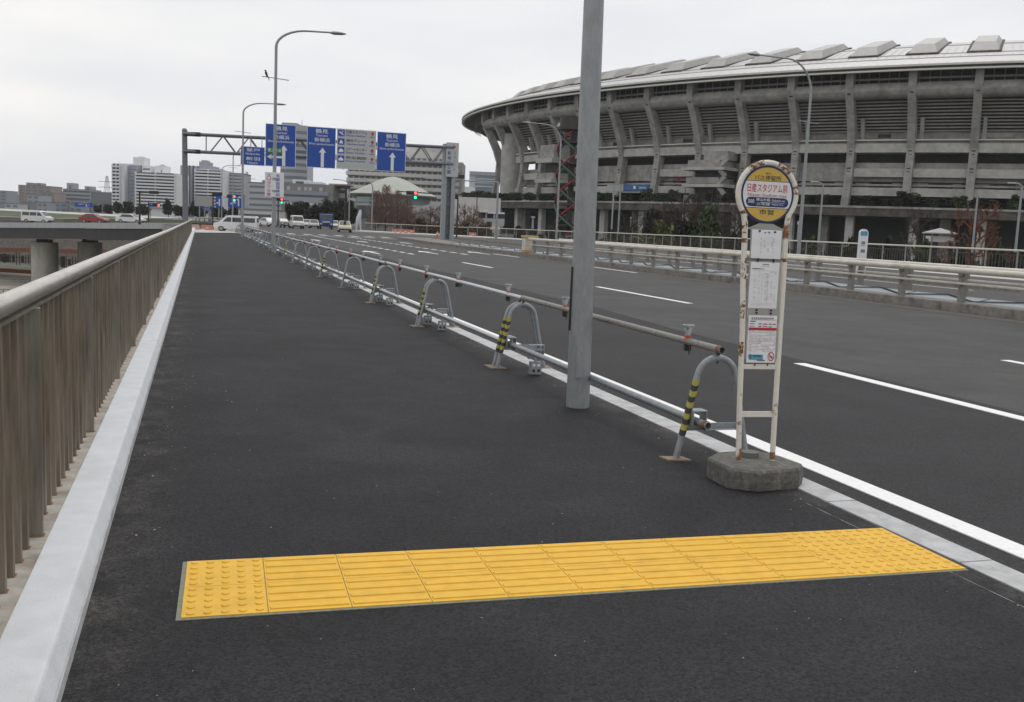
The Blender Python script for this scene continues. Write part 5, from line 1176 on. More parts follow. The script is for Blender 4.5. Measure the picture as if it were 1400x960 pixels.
def cone(label, p):
    t = thing('traffic_cone', label, 'cone', p, 'traffic cones'); P = Vector(p); n = 14
    MB().loft([[(P.x+r*math.cos(2*math.pi*k/n), P.y+r*math.sin(2*math.pi*k/n), P.z+z) for k in range(n)] for r, z in ((.16, .03), (.035, .7))]).build('cone', M['orange'], t, smooth=True)
    MB().box(P.x-.2, P.x+.2, P.y-.2, P.y+.2, P.z, P.z+.03).build('base', M['orange'], t)
    MB().loft([[(P.x+r*math.cos(2*math.pi*k/n), P.y+r*math.sin(2*math.pi*k/n), P.z+z) for k in range(n)] for r, z in ((.115, .33), (.085, .48))], cap=False).build('band', M['sign_white'], t)
for px, py, D, lab in ((598, 322, 105, 'orange cone left of the brown signal post by the gantry column'), (602, 323, 104, 'orange cone right beside the foot of the brown signal post')):
    p = at(px, py, D); p.z = .14; cone(lab, p)
# ================================================================== buildings
HZ = []
class Bld:
    def __init__(s, name, label, px0, px1, pyt, D, depth, rot=0, base=-3.0, cat='building', group=None):
        xm = (px0+px1)/2; c = at(xm, pyt, D); s.top = c.z; s.base = base; s.w = (px1-px0)*D/FOC; s.D = D; s.xm = xm; s.k = D/FOC
        s.R = (RH*math.cos(R_(rot))+FH*math.sin(R_(rot))); s.B = Vector((0, 0, 1)).cross(s.R)   # B points away from the viewer
        s.o = Vector((c.x, c.y, 0)); s.t = thing(name, label, cat, (c.x, c.y, base), group); s.depth = depth
    def z(s, py): return float(at(s.xm, py, s.D).z)
    def u(s, px): return (px-s.xm)*s.k
    def P(s, u, w_, z): return s.o+s.R*u+s.B*w_+Vector((0, 0, z))
    def boxes(s, name, m, L, par=None):
        mb = MB()
        for u0, u1, w0, w1, z0, z1 in L: mb.hexa([s.P(u0, w0, z0), s.P(u1, w0, z0), s.P(u1, w1, z0), s.P(u0, w1, z0), s.P(u0, w0, z1), s.P(u1, w0, z1), s.P(u1, w1, z1), s.P(u0, w1, z1)])
        return mb.build(name, M[m] if isinstance(m, str) else m, par or s.t)
bw = mat('white_tile_wall', (.72, .72, .74), .8, var=.04, vscale=.3); bgry = mat('grey_tile_wall', (.33, .35, .39), .8, var=.06, vscale=.3); bpink = mat('pinkish_wall', (.3, .25, .24), .85, var=.05, vscale=.2)
bdk = mat('dark_grey_wall', (.2, .21, .23), .85, var=.06, vscale=.2); bbl = mat('blue_grey_wall', (.27, .3, .34), .85); bbe = mat('beige_wall', (.6, .58, .555), .85, var=.04, vscale=.2); wdk = mat('shaded_window', (.1, .11, .13), .4); bwn = mat('window_glass_grey', (.16, .18, .2), .3); bld_light = mat('light_grey_wall', (.45, .46, .47), .85)
def slab_block(name, label, px0, px1, pyt, D, m, floors, depth=14, base_py=None, rot=0, win='strip', wm=None, huts=(), wfrac=.45, group='distant blocks', base=-3.0, inset=.06):
    b_ = Bld(name, label, px0, px1, pyt, D, depth, rot, base, group=group); h = b_.top; z0 = b_.z(base_py) if base_py else base
    wl = b_.boxes('wall', m, [(-b_.w/2, b_.w/2, 0, depth, base, h)])
    fh = (h-max(z0, base))/floors
    for k in range(floors):
        zb = max(z0, base)+fh*(k+.28)
        L = []
        if win == 'strip': L = [(-b_.w/2*(1-inset), b_.w/2*(1-inset), -.12, .05, zb, zb+fh*wfrac)]
        else:
            n = max(2, int(b_.w/3.2))
            for i in range(n):
                uc = -b_.w/2+b_.w*(i+.5)/n; L.append((uc-b_.w/n*.3, uc+b_.w/n*.3, -.1, .05, zb, zb+fh*wfrac))
        b_.boxes('window_row', wm or bwn, L)
    b_.boxes('roof', bdk, [(-b_.w/2-.1, b_.w/2+.1, -.15, depth, h, h+.35)])
    for hx0, hx1, hy in huts:
        r_ = b_.boxes('roof_hut', m, [(b_.u(hx0), b_.u(hx1), 2, 8, h, b_.z(hy))])
        b_.boxes('hut_door', bwn, [(b_.u((hx0+hx1)/2)-.5, b_.u((hx0+hx1)/2)+.5, 1.9, 2.05, h+.35, min(b_.z(hy)-.2, h+2.3))], r_)
    return b_
slab_block('apartment_building', 'pinkish apartment block with two roof huts at far left', 25, 70, 254.5, 560, bpink, 9, huts=((33.5, 41, 250), (47, 54, 250)), win='grid', base_py=292)
slab_block('apartment_building', 'low brownish apartment block in front of the pinkish one', 54, 74, 264, 520, bpink, 7, win='grid', base_py=292)
slab_block('office_building', 'small pale block low before the pinkish apartments', 37, 53, 267, 500, bgry, 4, win='grid', base_py=290)
slab_block('apartment_building', 'dark narrow block left of the pale stair tower block', 74, 88, 262, 600, bpink, 7, win='grid', base_py=292)
slab_block('apartment_building', 'grey block with pale stair tower and banded windows in the left distance', 86, 124, 259.5, 540, bgry, 6, huts=((89, 99, 250.5), (113.5, 123, 254)), wm=wdk, base_py=290)
slab_block('office_building', 'low dark grey block beside the left power pylon', 124, 156, 263.5, 500, bdk, 6, base_py=290)
slab_block('office_building', 'blue grey block at the left edge of the skyline', -20, 9, 261, 600, bbl, 7, win='grid', base_py=292)
slab_block('office_building', 'lower blue grey block second from the left edge', 9, 25, 267, 620, bbl, 6, win='grid', base_py=292)
# white balcony apartments
def balconies(b_, u0, u1, zlo, zhi, n, m=bw, proud=1.3, nm='balcony'):
    fh = (zhi-zlo)/n
    b_.boxes('recess', wdk, [(u0+.2, u1-.2, -.06, .1, zlo, zhi)])
    for k in range(n):
        z = zlo+fh*k
        q = b_.boxes(nm, m, [(u0, u1, -proud, -proud+.15, z, z+fh*.52), (u0, u1, -proud+.15, 0, z, z+.2), (u0, u0+.2, -proud+.15, 0, z, z+fh*.97), (u1-.2, u1, -proud+.15, 0, z, z+fh*.97)])
        L = []
        nn = max(2, int((u1-u0)/6))
        for i in range(1, nn): uu = u0+(u1-u0)*i/nn; L.append((uu-.1, uu+.1, -proud+.16, -.02, z+.2, z+fh*.97))
        b_.boxes('divider', m, L, q)
b_ = Bld('apartment_building', 'white apartment block with long balcony bands, left of the gantry post', 154, 242, 235.5, 380, 16, 0, group='white balcony apartments')
zb = b_.z(283); U = b_.u
b_.boxes('wall', bw, [(U(184), U(241), 0, 15, -3, b_.z(235.5)), (U(154), U(170), 0, 14, -3, b_.z(225)), (U(165), U(184), 5, 16, -3, b_.z(224))])
balconies(b_, U(186.5), U(240), zb, b_.z(235.5), 11); balconies(b_, U(154.3), U(165), zb, b_.z(226), 12)
for k in range(11): b_.boxes('stair_landing', bgry, [(U(166), U(184), 3.2, 5.05, lerp(zb, b_.z(227), k/11), lerp(zb, b_.z(227), k/11)+1.3)])
b_.boxes('stair_wall', bgry, [(U(165.5), U(184), 4.8, 5.1, zb, b_.z(226))])
b_.boxes('roof_tower', bw, [(U(174), U(188.5), 6, 13, b_.z(226), b_.z(214.5)), (U(180), U(186), 7, 10, b_.z(214.5), b_.z(213))]); b_.boxes('roof_hut', bw, [(U(189), U(201), 4, 12, b_.z(236), b_.z(226)), (U(206.5), U(220), 4, 11, b_.z(236), b_.z(225.5))]); b_.boxes('hut_window', bwn, [(U(190), U(200), 3.9, 4.1, b_.z(232), b_.z(229.5)), (U(215), U(216.5), 3.9, 4.1, b_.z(234), b_.z(231))])
n = 8; hutr = MB(); c0 = [b_.P(U(213.2)+U(213.2+6.9)*0+math.cos(a)*1.9, 7.5+math.sin(a)*3, b_.z(225.5)) for a in np.linspace(0, math.pi*2, 9)[:-1]]; hutr.loft([c0, [b_.P(U(213.2), 7.5, b_.z(222.6))+(v-b_.P(U(213.2), 7.5, b_.z(225.5)))*.15 for v in c0]]); hutr.build('hut_roof', bgry, b_.t)
b_ = Bld('apartment_building', 'white balcony apartment block with grey flank, behind the gantry post', 241, 306, 231, 400, 16, 0, group='white balcony apartments'); U = b_.u; zb = b_.z(283)
b_.boxes('wall', bw, [(U(266), U(304), 0, 14, -3, b_.z(231))]); b_.boxes('flank_wall', bgry, [(U(241), U(266), 5, 16, -3, b_.z(226.5)), (U(254), U(266.3), 2, 5.2, -3, b_.z(227))])
balconies(b_, U(267), U(303.5), zb, b_.z(232), 12)
for k in range(11): b_.boxes('window_row', wdk, [(U(256), U(258), 1.8, 2.1, lerp(zb, b_.z(230), k/11)+1, lerp(zb, b_.z(230), k/11)+2.4), (U(261), U(263.5), 1.8, 2.1, lerp(zb, b_.z(230), k/11)+1, lerp(zb, b_.z(230), k/11)+2.4)]+([(U(243), U(248), 4.8, 5.1, lerp(zb, b_.z(240), k/11)+1, lerp(zb, b_.z(240), k/11)+2)] if k in (5, 6, 7) else []))
b_.boxes('roof_hut', bgry, [(U(269), U(281), 3, 10, b_.z(231), b_.z(220.5)), (U(271), U(279), 4, 8, b_.z(220.5), b_.z(218.3)), (U(281), U(290), 3, 10, b_.z(231), b_.z(226.5)), (U(290), U(297), 3, 10, b_.z(231), b_.z(229))])
slab_block('apartment_building', 'grey white wing with dark bands right of the balcony blocks', 303, 331, 237.5, 410, bld_light, 10, wm=wdk, wfrac=.25, base_py=283)
# round fronted tower behind the gantry signs
b_ = Bld('office_tower', 'grey round fronted office tower behind the left gantry signs', 382, 419, 170.5, 420, 14, 0, group=None); U = b_.u; zt_, zb = b_.top, -3
arc = [(U(382)+(U(419)-U(382))*(i/12), 3*(1-math.sin(math.pi*i/12))) for i in range(13)]
poly = arc+[(U(419), 16), (U(382), 16)]
MB().loft([[b_.P(u_, w_, z) for u_, w_ in poly] for z in (zb, zt_)]).build('wall', mat('tower_wall', (.36, .39, .42), .6), b_.t)
k = 0; z = b_.z(262)
while z < zt_-1.5:
    pl = [(u_, w_-.12) for u_, w_ in arc]+[(u_, w_+.3) for u_, w_ in reversed(arc)]
    MB().loft([[b_.P(u_, w_, zz) for u_, w_ in pl] for zz in (z, z+1.3)]).build('window_band', bwn if k % 6 else wdk, b_.t); z += 2.7; k += 1
b_.boxes('roof_rail', bgry, [(U(383), U(404), 3, 10, zt_, zt_+1.0)]); b_.boxes('antenna', bgry, [(U(409), U(409.6), 5, 5.3, zt_, zt_+2.6)])
# low blocks
slab_block('office_building', 'pale grey low block left of the caution board', 340, 385, 251, 330, bld_light, 5, wfrac=.3, base_py=292, huts=((356, 364, 246),))
slab_block('shop_building', 'low pale building with white canopy beyond the crossing van', 326, 372, 287.5, 240, bbe, 1, wfrac=.4, base_py=304, wm=wdk, base=-1)
b_ = Bld('shopping_centre', 'grey stepped shopping centre with rooftop plant behind the queue of cars', 385, 462, 251.5, 300, 30, 0); U = b_.u
b_.boxes('wall', mat('mall_wall', (.24, .235, .23), .85, var=.08, vscale=.2), [(U(385), U(455), 0, 25, -3, b_.z(251.5))]); b_.boxes('upper_band', bbl, [(U(385), U(450), -.5, .1, b_.z(267), b_.z(261.5))]); b_.boxes('upper_band', bgry, [(U(385), U(448), -.9, .1, b_.z(277), b_.z(270))]); b_.boxes('dark_band', wdk, [(U(385), U(449), -.3, .1, b_.z(270), b_.z(268))])
b_.boxes('window_row', bld_light, [(U(x), U(x+4.5), -.2, .1, b_.z(261), b_.z(256)) for x in (392.5, 407, 416, 422, 437)]); b_.boxes('sign_panel', bbe, [(U(x), U(x+12), -1.4, -1.2, b_.z(281), b_.z(277.5)) for x in (389, 408, 424)])
b_.boxes('roof_plant', bw, [(U(396), U(415), 4, 12, b_.z(252), b_.z(245.5)), (U(415), U(434), 6, 14, b_.z(252), b_.z(247.5))]); b_.boxes('plant_louvre', wdk, [(U(400.5), U(411.5), 3.8, 4.1, b_.z(251.5), b_.z(248))]); b_.boxes('roof', mat('tan_roof', (.34, .27, .16), .8), [(U(447), U(474), 3, 14, b_.z(251.5), b_.z(249.3))])
# beige terraces block and glass office
b_ = Bld('apartment_building', 'beige stepped apartment building with long balconies behind the cone roof', 475, 622, 203, 340, 25, 0, group=None); U = b_.u
b_.boxes('wall', bbe, [(U(476), U(624), 0, 22, -3, b_.z(214)), (U(550), U(608), 3, 18, b_.z(214), b_.z(206))])
for k in range(7):
    z0, z1 = b_.z(214+9.2*(k+1)), b_.z(214+9.2*k)
    q = b_.boxes('balcony', bbe, [(U(474.5+(k % 2)), U(629+.6*(k % 2)), -1.6, -1.4, z0, z0+1.15), (U(475), U(630), -1.5, 0, z0-.15, z0)])
    b_.boxes('window_row', bwn, [(U(x), U(x+5.2), -.12, .1, z0+.4, z1-.3) for x in np.arange(478, 624, 7.7)], q)
b_.boxes('flank_wall', bbe, [(U(622), U(633), 2, 22, -3, b_.z(218))])
n = 16; c0 = [b_.P(U(578)+math.cos(a)*7.2, 9+math.sin(a)*6, b_.z(206)) for a in np.linspace(0, 2*math.pi, n+1)[:-1]]
MB().loft([c0, [v+Vector((0, 0, 1.8)) for v in c0], [b_.P(U(578), 9, b_.z(196.5))+(v-b_.P(U(578), 9, b_.z(206)))*.75 for v in c0]]).build('roof_drum', bbe, b_.t)
b_ = slab_block('office_building', 'blue glass office block left of the stadium end', 642, 680, 236, 480, bld_light, 1, wfrac=.01, base_py=268, group=None); U = b_.u
b_.boxes('curtain_wall', M['glass_blue'], [(U(650), U(678), -.4, .05, b_.z(262), b_.z(241))]); b_.boxes('floor_band', bld_light, [(U(650), U(678), -.55, -.35, b_.z(y)-.3, b_.z(y)+.3) for y in (245, 250, 255)]); b_.boxes('top_band', bgry, [(U(642), U(679), -.6, .05, b_.z(240), b_.z(235.5))])
b_.boxes('annex', bw, [(U(636), U(651), -6, 0, -3, b_.z(257))])
# hall with shallow cone roof
b_ = Bld('hall', 'round hall with shallow pale green cone roof and teal window strips', 470, 612, 262, 205, 30, 0, group=None); U = b_.u; cx = U(528); ze = b_.z(263.5); zap = b_.z(238.5); n = 40
cw = b_.o+b_.R*cx+b_.B*12; re = U(517)-U(462)
cone_r = lambda r, z: [(cw.x+r*math.cos(2*math.pi*k/n), cw.y+r*math.sin(2*math.pi*k/n), z) for k in range(n)]
cw2 = cw+b_.R*1.2
MB().loft([cone_r(re*1.13, ze-.5), cone_r(re*1.16, ze-.2), cone_r(re*.75, lerp(ze, zap, .38)), cone_r(re*.42, lerp(ze, zap, .74)), cone_r(re*.2, lerp(ze, zap, .93)), cone_r(.4, zap)]).build('roof', mat('pale_green_roof', (.4, .42, .37), .7, var=.05, vscale=.15), b_.t, smooth=True)
MB().loft([cone_r(re*.97, -3), cone_r(re*.97, ze-.3)]).build('wall', mat('hall_wall', (.25, .27, .27), .7), b_.t, smooth=True)
def band(r, z0, z1, m, nm, a0=0, a1=1):
    ang = [math.pi*2*(a0+(a1-a0)*k/24) for k in range(25)]; MB().loft([[(cw.x+rr*math.cos(a), cw.y+rr*math.sin(a), z) for rr, z in ((r, z0), (r, z1), (r-.2, z1), (r-.2, z0))] for a in ang]).build(nm, m, b_.t)
d0 = math.atan2(-FH.y, -FH.x)/(2*math.pi)
band(re*.985, b_.z(277), b_.z(270), M['teal'], 'window_strip', d0-.17, d0-.05); band(re*.985, b_.z(277.5), b_.z(270.5), M['teal'], 'window_strip', d0+.02, d0+.08); band(re*.985, b_.z(300), b_.z(282), wdk, 'entrance_glazing', d0-.2, d0-.02); band(re*.99, b_.z(282), b_.z(279), bld_light, 'string_course', d0-.25, d0+.2)
# ramp and podium between hall and stadium
b_ = Bld('podium', 'pale concrete podium wall with parapet planting left of the stadium undercroft', 622, 702, 272, 172, 14, 0, cat='wall'); U = b_.u
b_.boxes('wall', bbe, [(U(622), U(684), 0, 10, -3, b_.z(270.5))]); b_.boxes('parapet_rail', M['dark_steel'], [(U(626), U(678), -.1, 0, b_.z(268), b_.z(266.8))]+[(U(x), U(x+.6), -.1, 0, b_.z(270.5), b_.z(266.8)) for x in range(626, 680, 7)]); b_.boxes('dark_joint', bdk, [(U(651.5), U(653), -.06, .05, b_.z(284), b_.z(270))])
b_ = Bld('stair_block', 'small white stair block with openings before the podium wall', 646, 690, 288, 160, 4, 0, cat='building'); U = b_.u
b_.boxes('wall', bld_light, [(U(648), U(690), 0, 3, b_.z(308), b_.z(298.5)), (U(664), U(666), 0, 3, b_.z(299), b_.z(289)), (U(675), U(677), 0, 3, b_.z(299), b_.z(290)), (U(653), U(655), 0, 3, b_.z(299), b_.z(289))]); b_.boxes('roof', bw, [(U(647), U(666), -.3, 3.3, b_.z(290.5), b_.z(287.5)), (U(667), U(690), -.2, 3.3, b_.z(292), b_.z(289.7))]); b_.boxes('opening', wdk, [(U(655), U(690), 1.5, 2.9, b_.z(299), b_.z(291))])
b_ = Bld('footbridge', 'pale rising footbridge parapet behind the bare brown trees', 566, 612, 280, 178, 3, 0, cat='footbridge'); U = b_.u
mb = MB(); mb.hexa([b_.P(U(562), 0, b_.z(293)), b_.P(U(612), 0, b_.z(282)), b_.P(U(612), 2.5, b_.z(282)), b_.P(U(562), 2.5, b_.z(293)), b_.P(U(562), 0, b_.z(287)), b_.P(U(612), 0, b_.z(272)), b_.P(U(612), 2.5, b_.z(272)), b_.P(U(562), 2.5, b_.z(287))]); mb.build('parapet', bld_light, b_.t)
b_.boxes('pillar', bld_light, [(U(570), U(571.5), .5, 1.5, -3, b_.z(288)), (U(600), U(601.5), .5, 1.5, -3, b_.z(284))])
b_ = Bld('sculpture', 'pale standing sculpture by the cone roof hall entrance', 487, 495, 288, 165, 1, 0, cat='statue', base=-.3); p = b_.P(0, 0, 0)
MB().tube([(p.x-RH.x*.4, p.y-RH.y*.4, -.3), (p.x-RH.x*.3, p.y-RH.y*.3, 1.0), (p.x-RH.x*.05, p.y-RH.y*.05, 1.9), (p.x+RH.x*.15, p.y+RH.y*.15, 2.8), (p.x+RH.x*.2, p.y+RH.y*.2, 3.4)], [.14, .28, .45, .3, .16], 10).build('figure', bw, b_.t, smooth=True)
MB().tube([(p.x+RH.x*.35, p.y+RH.y*.35, -.3), (p.x+RH.x*.15, p.y+RH.y*.15, 1.8)], [.12, .24], 8).build('support', bw, b_.t)
# gazebo
b_ = Bld('gazebo', 'small gazebo with grey pyramid roof before the stadium undercroft', 1268, 1303, 312, 95, 2.4, 0, cat='gazebo'); U = b_.u; z0, z1, z2 = b_.z(321.5), b_.z(319.5), b_.z(312)
MB().loft([[b_.P(U(1268), -1.2, z), b_.P(U(1303), -1.2, z), b_.P(U(1303), 1.2, z), b_.P(U(1268), 1.2, z)] for z in (z0+.1, z0+.2)]+[[b_.P(.05*sx, .05*sy, z2) for sx, sy in ((-1, -1), (1, -1), (1, 1), (-1, 1))]]).build('roof', M['board_grey'], b_.t)
b_.boxes('wall', bbe, [(U(1270), U(1302), -.6, .6, b_.z(331), b_.z(323))]); b_.boxes('post', M['rail_post'], [(U(x), U(x+1.5), q, q+.1, -3, z0+.1) for x in (1269, 1300) for q in (-1, .9)])
# pylons
def pylon(label, px, pyt, pyb, D, wb):
    p = at(px, pyb, D); q = at(px, pyt, D); t = thing('power_pylon', label, 'pylon', (p.x, p.y, -2), 'power pylons'); mb = MB(); H = q.z+2
    def c(s, sx, sy): wv = lerp(wb, .5, s); return Vector((p.x, p.y, -2))+RH*wv*sx+FH*wv*sy+Vector((0, 0, H*s))
    for sx, sy in ((-1, -1), (1, -1), (1, 1), (-1, 1)): mb.tube([c(0, sx, sy), c(1, sx, sy)], .2, 4)
    for k in range(10):
        for sy in (-1, 1): mb.tube([c(k/10, -1, sy), c((k+1)/10, 1, sy)], .09, 4); mb.tube([c(k/10, 1, sy), c((k+1)/10, -1, sy)], .09, 4)
    mb.build('lattice', M['galv'], t); mb = MB()
    for s in (.58, .72, .86): b0 = Vector((p.x, p.y, -2+H*s)); mb.tube([b0-RH*6, b0+RH*6], .2, 5)
    mb.build('cross_arm', M['galv'], t)
pylon('grey lattice power pylon left of the white balcony apartments', 146.5, 241, 285, 700, 3.2)
pylon('grey lattice power pylon right of the white balcony apartments', 337, 235, 285, 700, 3.2)
# ================================================================== trees and shrubs
def leafball(mb, c, rx, ry, rz, n, size, rnd, clumps=9):
    cl = []
    for k in range(clumps):
        d = Vector((rnd.gauss(0, 1), rnd.gauss(0, 1), rnd.gauss(0, 1))).normalized()*rnd.random()**.4*.72; cl.append((d, rnd.uniform(.25, .48)))
    for i in range(n):
        d, cr_ = cl[i % clumps]; e = Vector((rnd.gauss(0, 1), rnd.gauss(0, 1), rnd.gauss(0, 1))).normalized()*rnd.random()**.35*cr_; v = d+e
        if v.z < -.6: v.z = -.6-rnd.random()*.1
        p = Vector((c[0]+v.x*rx, c[1]+v.y*ry, c[2]+v.z*rz)); a = Vector((rnd.gauss(0, 1), rnd.gauss(0, 1), rnd.gauss(0, .6))).normalized(); b = a.cross(Vector((rnd.gauss(0, 1), rnd.gauss(0, 1), rnd.gauss(0, 1)))).normalized(); s = size*rnd.uniform(.6, 1.3)
        mb.add([p-a*s-b*s*.5, p+a*s-b*s*.5, p+a*s*.6+b*s*.6, p-a*s*.6+b*s*.6], [(0, 1, 2, 3)])
_proto = {}
def plant(kind, name, label, cat, pos, sx, sz, rz=0.0, group=None, m='leaf_dark', seed=1):
    """a shrub (one leafy mass on a short stem) or a tree, unit sized, scaled to sx wide and sz tall; copies share meshes"""
    key = (kind, m, seed)
    if key not in _proto:
        rnd = random.Random(seed*31+7); f = MB(); s = MB()
        if kind == 'shrub':
            leafball(f, (0, 0, .52), .52, .52, .52, 1700, .05, rnd, 12); s.tube([(0, 0, -.05), (.03, 0, .3), (0, .02, .6)], [.04, .03, .015], 6)
            for k in range(4): a = k*1.6; s.tube([(0, 0, .15), (.2*math.cos(a), .2*math.sin(a), .6)], [.02, .01], 5)
        elif kind == 'tree':
            leafball(f, (0, 0, .6), .5, .5, .42, 2800, .042, rnd, 20); s.tube([(0, 0, -.03), (.01, 0, .3), (.0, .01, .75)], [.035, .025, .01], 8)
            for k in range(7): a = k*2.2; z = .28+.05*k; s.tube([(0, 0, z), (.28*math.cos(a), .28*math.sin(a), z+.22)], [.014, .005], 5)
        elif kind in ('bare', 'spire'):
            s.tube([(0, 0, -.03), (.01, .0, .35), (0, .01, .97)], [.03, .022, .004], 8)
            def br(p, d, L, r, lv):
                e = p+d*L; f.tube([p, p+d*L*.5+Vector((rnd.gauss(0, .02), rnd.gauss(0, .02), 0))*L*2, e], [r, r*.85, r*.65], 4 if lv < 2 else 3, cap=False)
                if lv >= 4: return
                nb = 4
                for k in range(nb):
                    q = p+d*L*rnd.uniform(.35, 1); dd = (d+Vector((rnd.gauss(0, .5), rnd.gauss(0, .5), rnd.gauss(.03, .32)))).normalized(); br(q, dd, L*rnd.uniform(.55, .78), max(r*.58, .0021), lv+1)
            if kind == 'bare':
                for k in range(9):
                    a = k*2.4; z = .2+.06*k; br(Vector((0, 0, z)), Vector((math.cos(a), math.sin(a), .5)).normalized(), .27*(1-.4*k/9), .012, 0)
            else:
                for k in range(84):
                    a = k*2.4; z = .08+.88*k/84; L = .46*(1-z)**.6+.06; d = Vector((math.cos(a), math.sin(a), .35)).normalized(); p = Vector((0, 0, z)); f.tube([p, p+d*L], [.011, .005], 3, cap=False)
                    for j in range(9): q = p+d*L*rnd.uniform(.2, 1); dd = (d+Vector((rnd.gauss(0, .6), rnd.gauss(0, .6), rnd.gauss(.2, .5)))).normalized(); f.tube([q, q+dd*L*.45], [.007, .003], 3, cap=False)
        r_ = thing(name, label, cat, (0, 0, 0), group); f.build('crown', M[m], r_, recalc=False); s.build('trunk' if kind != 'shrub' else 'stem', M['bark'], r_); _proto[key] = r_; r_['_new'] = 1
    r_ = _proto[key]
    if r_.get('_new'): del r_['_new']; c = r_
    else: c = dup(r_); c.name = name
    c.location = pos; c.rotation_euler = (0, 0, rz); c.scale = (sx, sx, sz); c['label'] = label; c['category'] = cat
    if group: c['group'] = group
    elif 'group' in c: del c['group']
    return c
def plant_px(kind, name, label, cat, px0, px1, pyt, D, base, m, seed, group=None, rz=None, pyb=None):
    p = at((px0+px1)/2, pyt, D); z0 = base if pyb is None else at((px0+px1)/2, pyb, D).z
    return plant(kind, name, label, cat, (p.x, p.y, z0), (px1-px0)*D/FOC*1.12, (p.z-z0)*1.03, rz if rz is not None else (px0*1.7) % 6.28, group, m, seed)
# hedge shrubs along the stadium terrace
random.seed(5); i = 0
t = 48.0
while t < 124:
    wd = random.uniform(3.2, 5.6)
    if random.random() < .93:
        i += 1; p = sp(t, 1.0, 8.4); ht = random.uniform(2.1, 3.0)
        plant('shrub', 'terrace_shrub', f'dark green shrub on the stadium terrace edge, {nth(i)} from its left end', 'shrub', p, wd*1.25, ht*1.15, t, 'shrubs along the stadium terrace', 'leaf_dark' if random.random() < .75 else 'leaf_mid', 1+i % 2)
    t += wd/2.45*.92
g = 'bare trees before the stadium'
for j, (a, b, y, D, sd, lab) in enumerate(((876, 940, 272, 126, 1, 'bare grey brown tree right of the slim twin poles'), (902, 974, 256, 122, 2, 'bare grey brown tree with the fullest crown left of the bus stop board'), (940, 1008, 258, 124, 1, 'bare grey brown tree directly left of the round bus stop board'), (976, 1040, 268, 120, 2, 'bare grey brown tree half hidden behind the round bus stop board'), (838, 890, 288, 138, 1, 'small bare tree right of the slim twin poles'), (1226, 1290, 278, 100, 2, 'bare brown tree behind the gazebo'))):
    plant_px('bare', 'bare_tree', lab, 'tree', a, b, y, D, -3, 'twig_grey', sd, g)
plant_px('bare', 'bare_tree', 'russet leafless tree right of the gazebo', 'tree', 1296, 1380, 268, 88, -3, 'twig_rust', 2, None)
plant_px('shrub', 'bush', 'wide olive green bush below the bare trees', 'bush', 852, 912, 309, 112, -2.5, 'leaf_olive', 1, 'bushes behind the far fence')
plant_px('shrub', 'bush', 'taller olive green bush beside the wide olive one', 'bush', 884, 930, 303, 108, -2.5, 'leaf_olive', 2, 'bushes behind the far fence')
plant_px('tree', 'tree', 'dark evergreen tree left of the bus stop board', 'tree', 922, 962, 292, 108, -3, 'leaf_dark', 1, 'evergreens before the stadium'); plant_px('tree', 'tree', 'mid green evergreen tree nearest the bus stop board', 'tree', 948, 990, 283, 106, -3, 'leaf_mid', 2, 'evergreens before the stadium'); plant_px('tree', 'tree', 'dark evergreen tree above the olive bushes', 'tree', 874, 908, 289, 118, -3, 'leaf_dark', 2, 'evergreens before the stadium')
hd = 'low hedge clumps behind the far fence'; ii = 0
for a in list(range(700, 872, 22))+list(range(940, 1400, 26)):
    ii += 1; D = fence_D(a+11)+7
    plant_px('shrub', 'hedge_clump', f'low dark hedge clump behind the far fence, {nth(ii)} counted from the left', 'hedge', a-4, a+26, (310+(a-700)*.028 if a < 880 else 316+(a-940)*.043)+random.uniform(-2, 3), D, -3, 'leaf_dark' if ii % 3 else 'leaf_mid', 1+ii % 2, hd)
sg = 'reddish bare spire trees by the hall'
for a, b, y, lab in ((503, 527, 262, 'reddish bare spire tree, leftmost before the cone roof hall'), (516, 541, 255, 'reddish bare spire tree, tallest before the cone roof hall'), (532, 556, 262, 'reddish bare spire tree third from the left before the cone roof hall'), (546, 568, 270, 'reddish bare spire tree, shortest before the cone roof hall')): plant_px('spire', 'bare_tree', lab, 'tree', a, b, y, 168, -.4, 'twig_red', 1 if a != 516 else 2, sg)
for k, (a, b, y) in enumerate(((552, 584, 284), (572, 606, 279), (592, 626, 276), (622, 650, 275), (632, 664, 280))):
    plant_px('bare', 'bare_tree', f'brown bare shrub tree beside the gantry column, {nth(k+1)} from the left', 'tree', a, b, y, 166-k*2, -.6, 'twig_red', 1+k % 2, 'brown shrub trees by the gantry column')
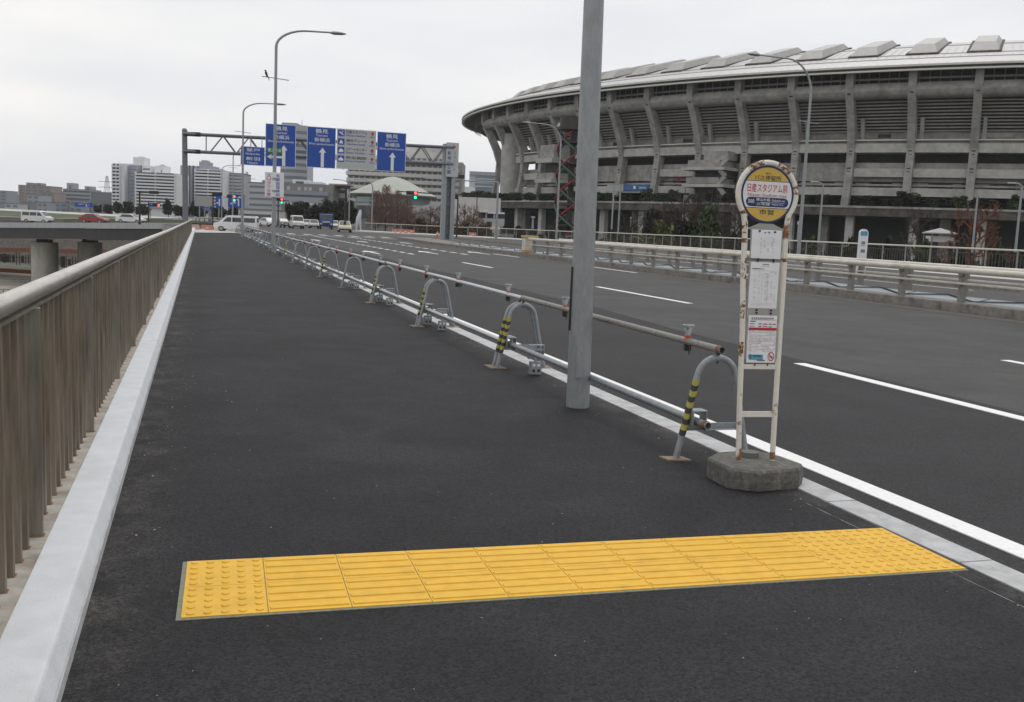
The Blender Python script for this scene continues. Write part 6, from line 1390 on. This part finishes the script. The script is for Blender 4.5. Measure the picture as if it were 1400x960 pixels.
for k in range(8):
    a = 548+k*15; plant_px('shrub', 'brown_bush', f'low brown winter bush behind the pavement fence, {nth(k+1)} from the left', 'bush', a, a+24, 297+k*.8+(k % 3), 160-k*1.5, -.6, 'leaf_brown', 1+k % 2, 'brown winter bushes')
for k, (a, b) in enumerate(((628, 646), (642, 660), (656, 676))): plant_px('shrub', 'podium_shrub', f'green shrub on top of the podium wall, {nth(k+1)} from the left', 'shrub', a, b, 261, 174, 0, 'leaf_mid', 1+k % 2, 'shrubs on the podium', pyb=271)
tg = 'dark trees beyond the crossing'
for k, (a, b, y, D) in enumerate(((388, 412, 272, 225), (402, 428, 277, 215), (420, 446, 276, 220), (436, 462, 274, 215), (450, 478, 268, 212), (464, 490, 276, 205), (154, 168, 273, 330), (164, 184, 276, 320), (184, 206, 277, 320), (222, 238, 273, 320), (236, 262, 277, 300), (258, 284, 276, 300), (284, 310, 279, 300), (310, 336, 281, 290), (126, 142, 278, 420), (140, 158, 280, 400))):
    plant_px('tree', 'tree', f'dark leafy tree in the distance, {nth(k+1 if k > 5 else k+1)} ' + ('of the six behind the queue of cars' if k < 6 else 'of those below the white apartments and gantry post'), 'tree', a, b, y, D, -1.0, 'leaf_dark', 1+k % 2, tg)
# far low town strip along the horizon
random.seed(21)
for k in range(12):
    a = -15+k*22; slab_block('house', f'tiny grey house on the far skyline, {nth(k+1)} from the left', a, a+random.uniform(10, 20), random.uniform(274, 279), 430+random.uniform(-20, 20), random.choice((bdk, bgry, bpink, bbl, bld_light)), 2, win='grid', base_py=291, depth=8, group='tiny far houses')
# ================================================================== the air between
mb = MB(); mb.box(-950, 950, -450, 1200, -10, 62); hz = mb.build('haze', [], None); hz['kind'] = 'stuff'
hm = bpy.data.materials.new('haze'); hm.use_nodes = True; ht_ = hm.node_tree; ht_.nodes.clear()
ho = ht_.nodes.new('ShaderNodeOutputMaterial'); hv = ht_.nodes.new('ShaderNodeVolumePrincipled'); hv.inputs['Color'].default_value = (.93, .95, .98, 1); hv.inputs['Density'].default_value = 0.00011
ht_.links.new(hv.outputs[0], ho.inputs['Volume']); hz.data.materials.append(hm)
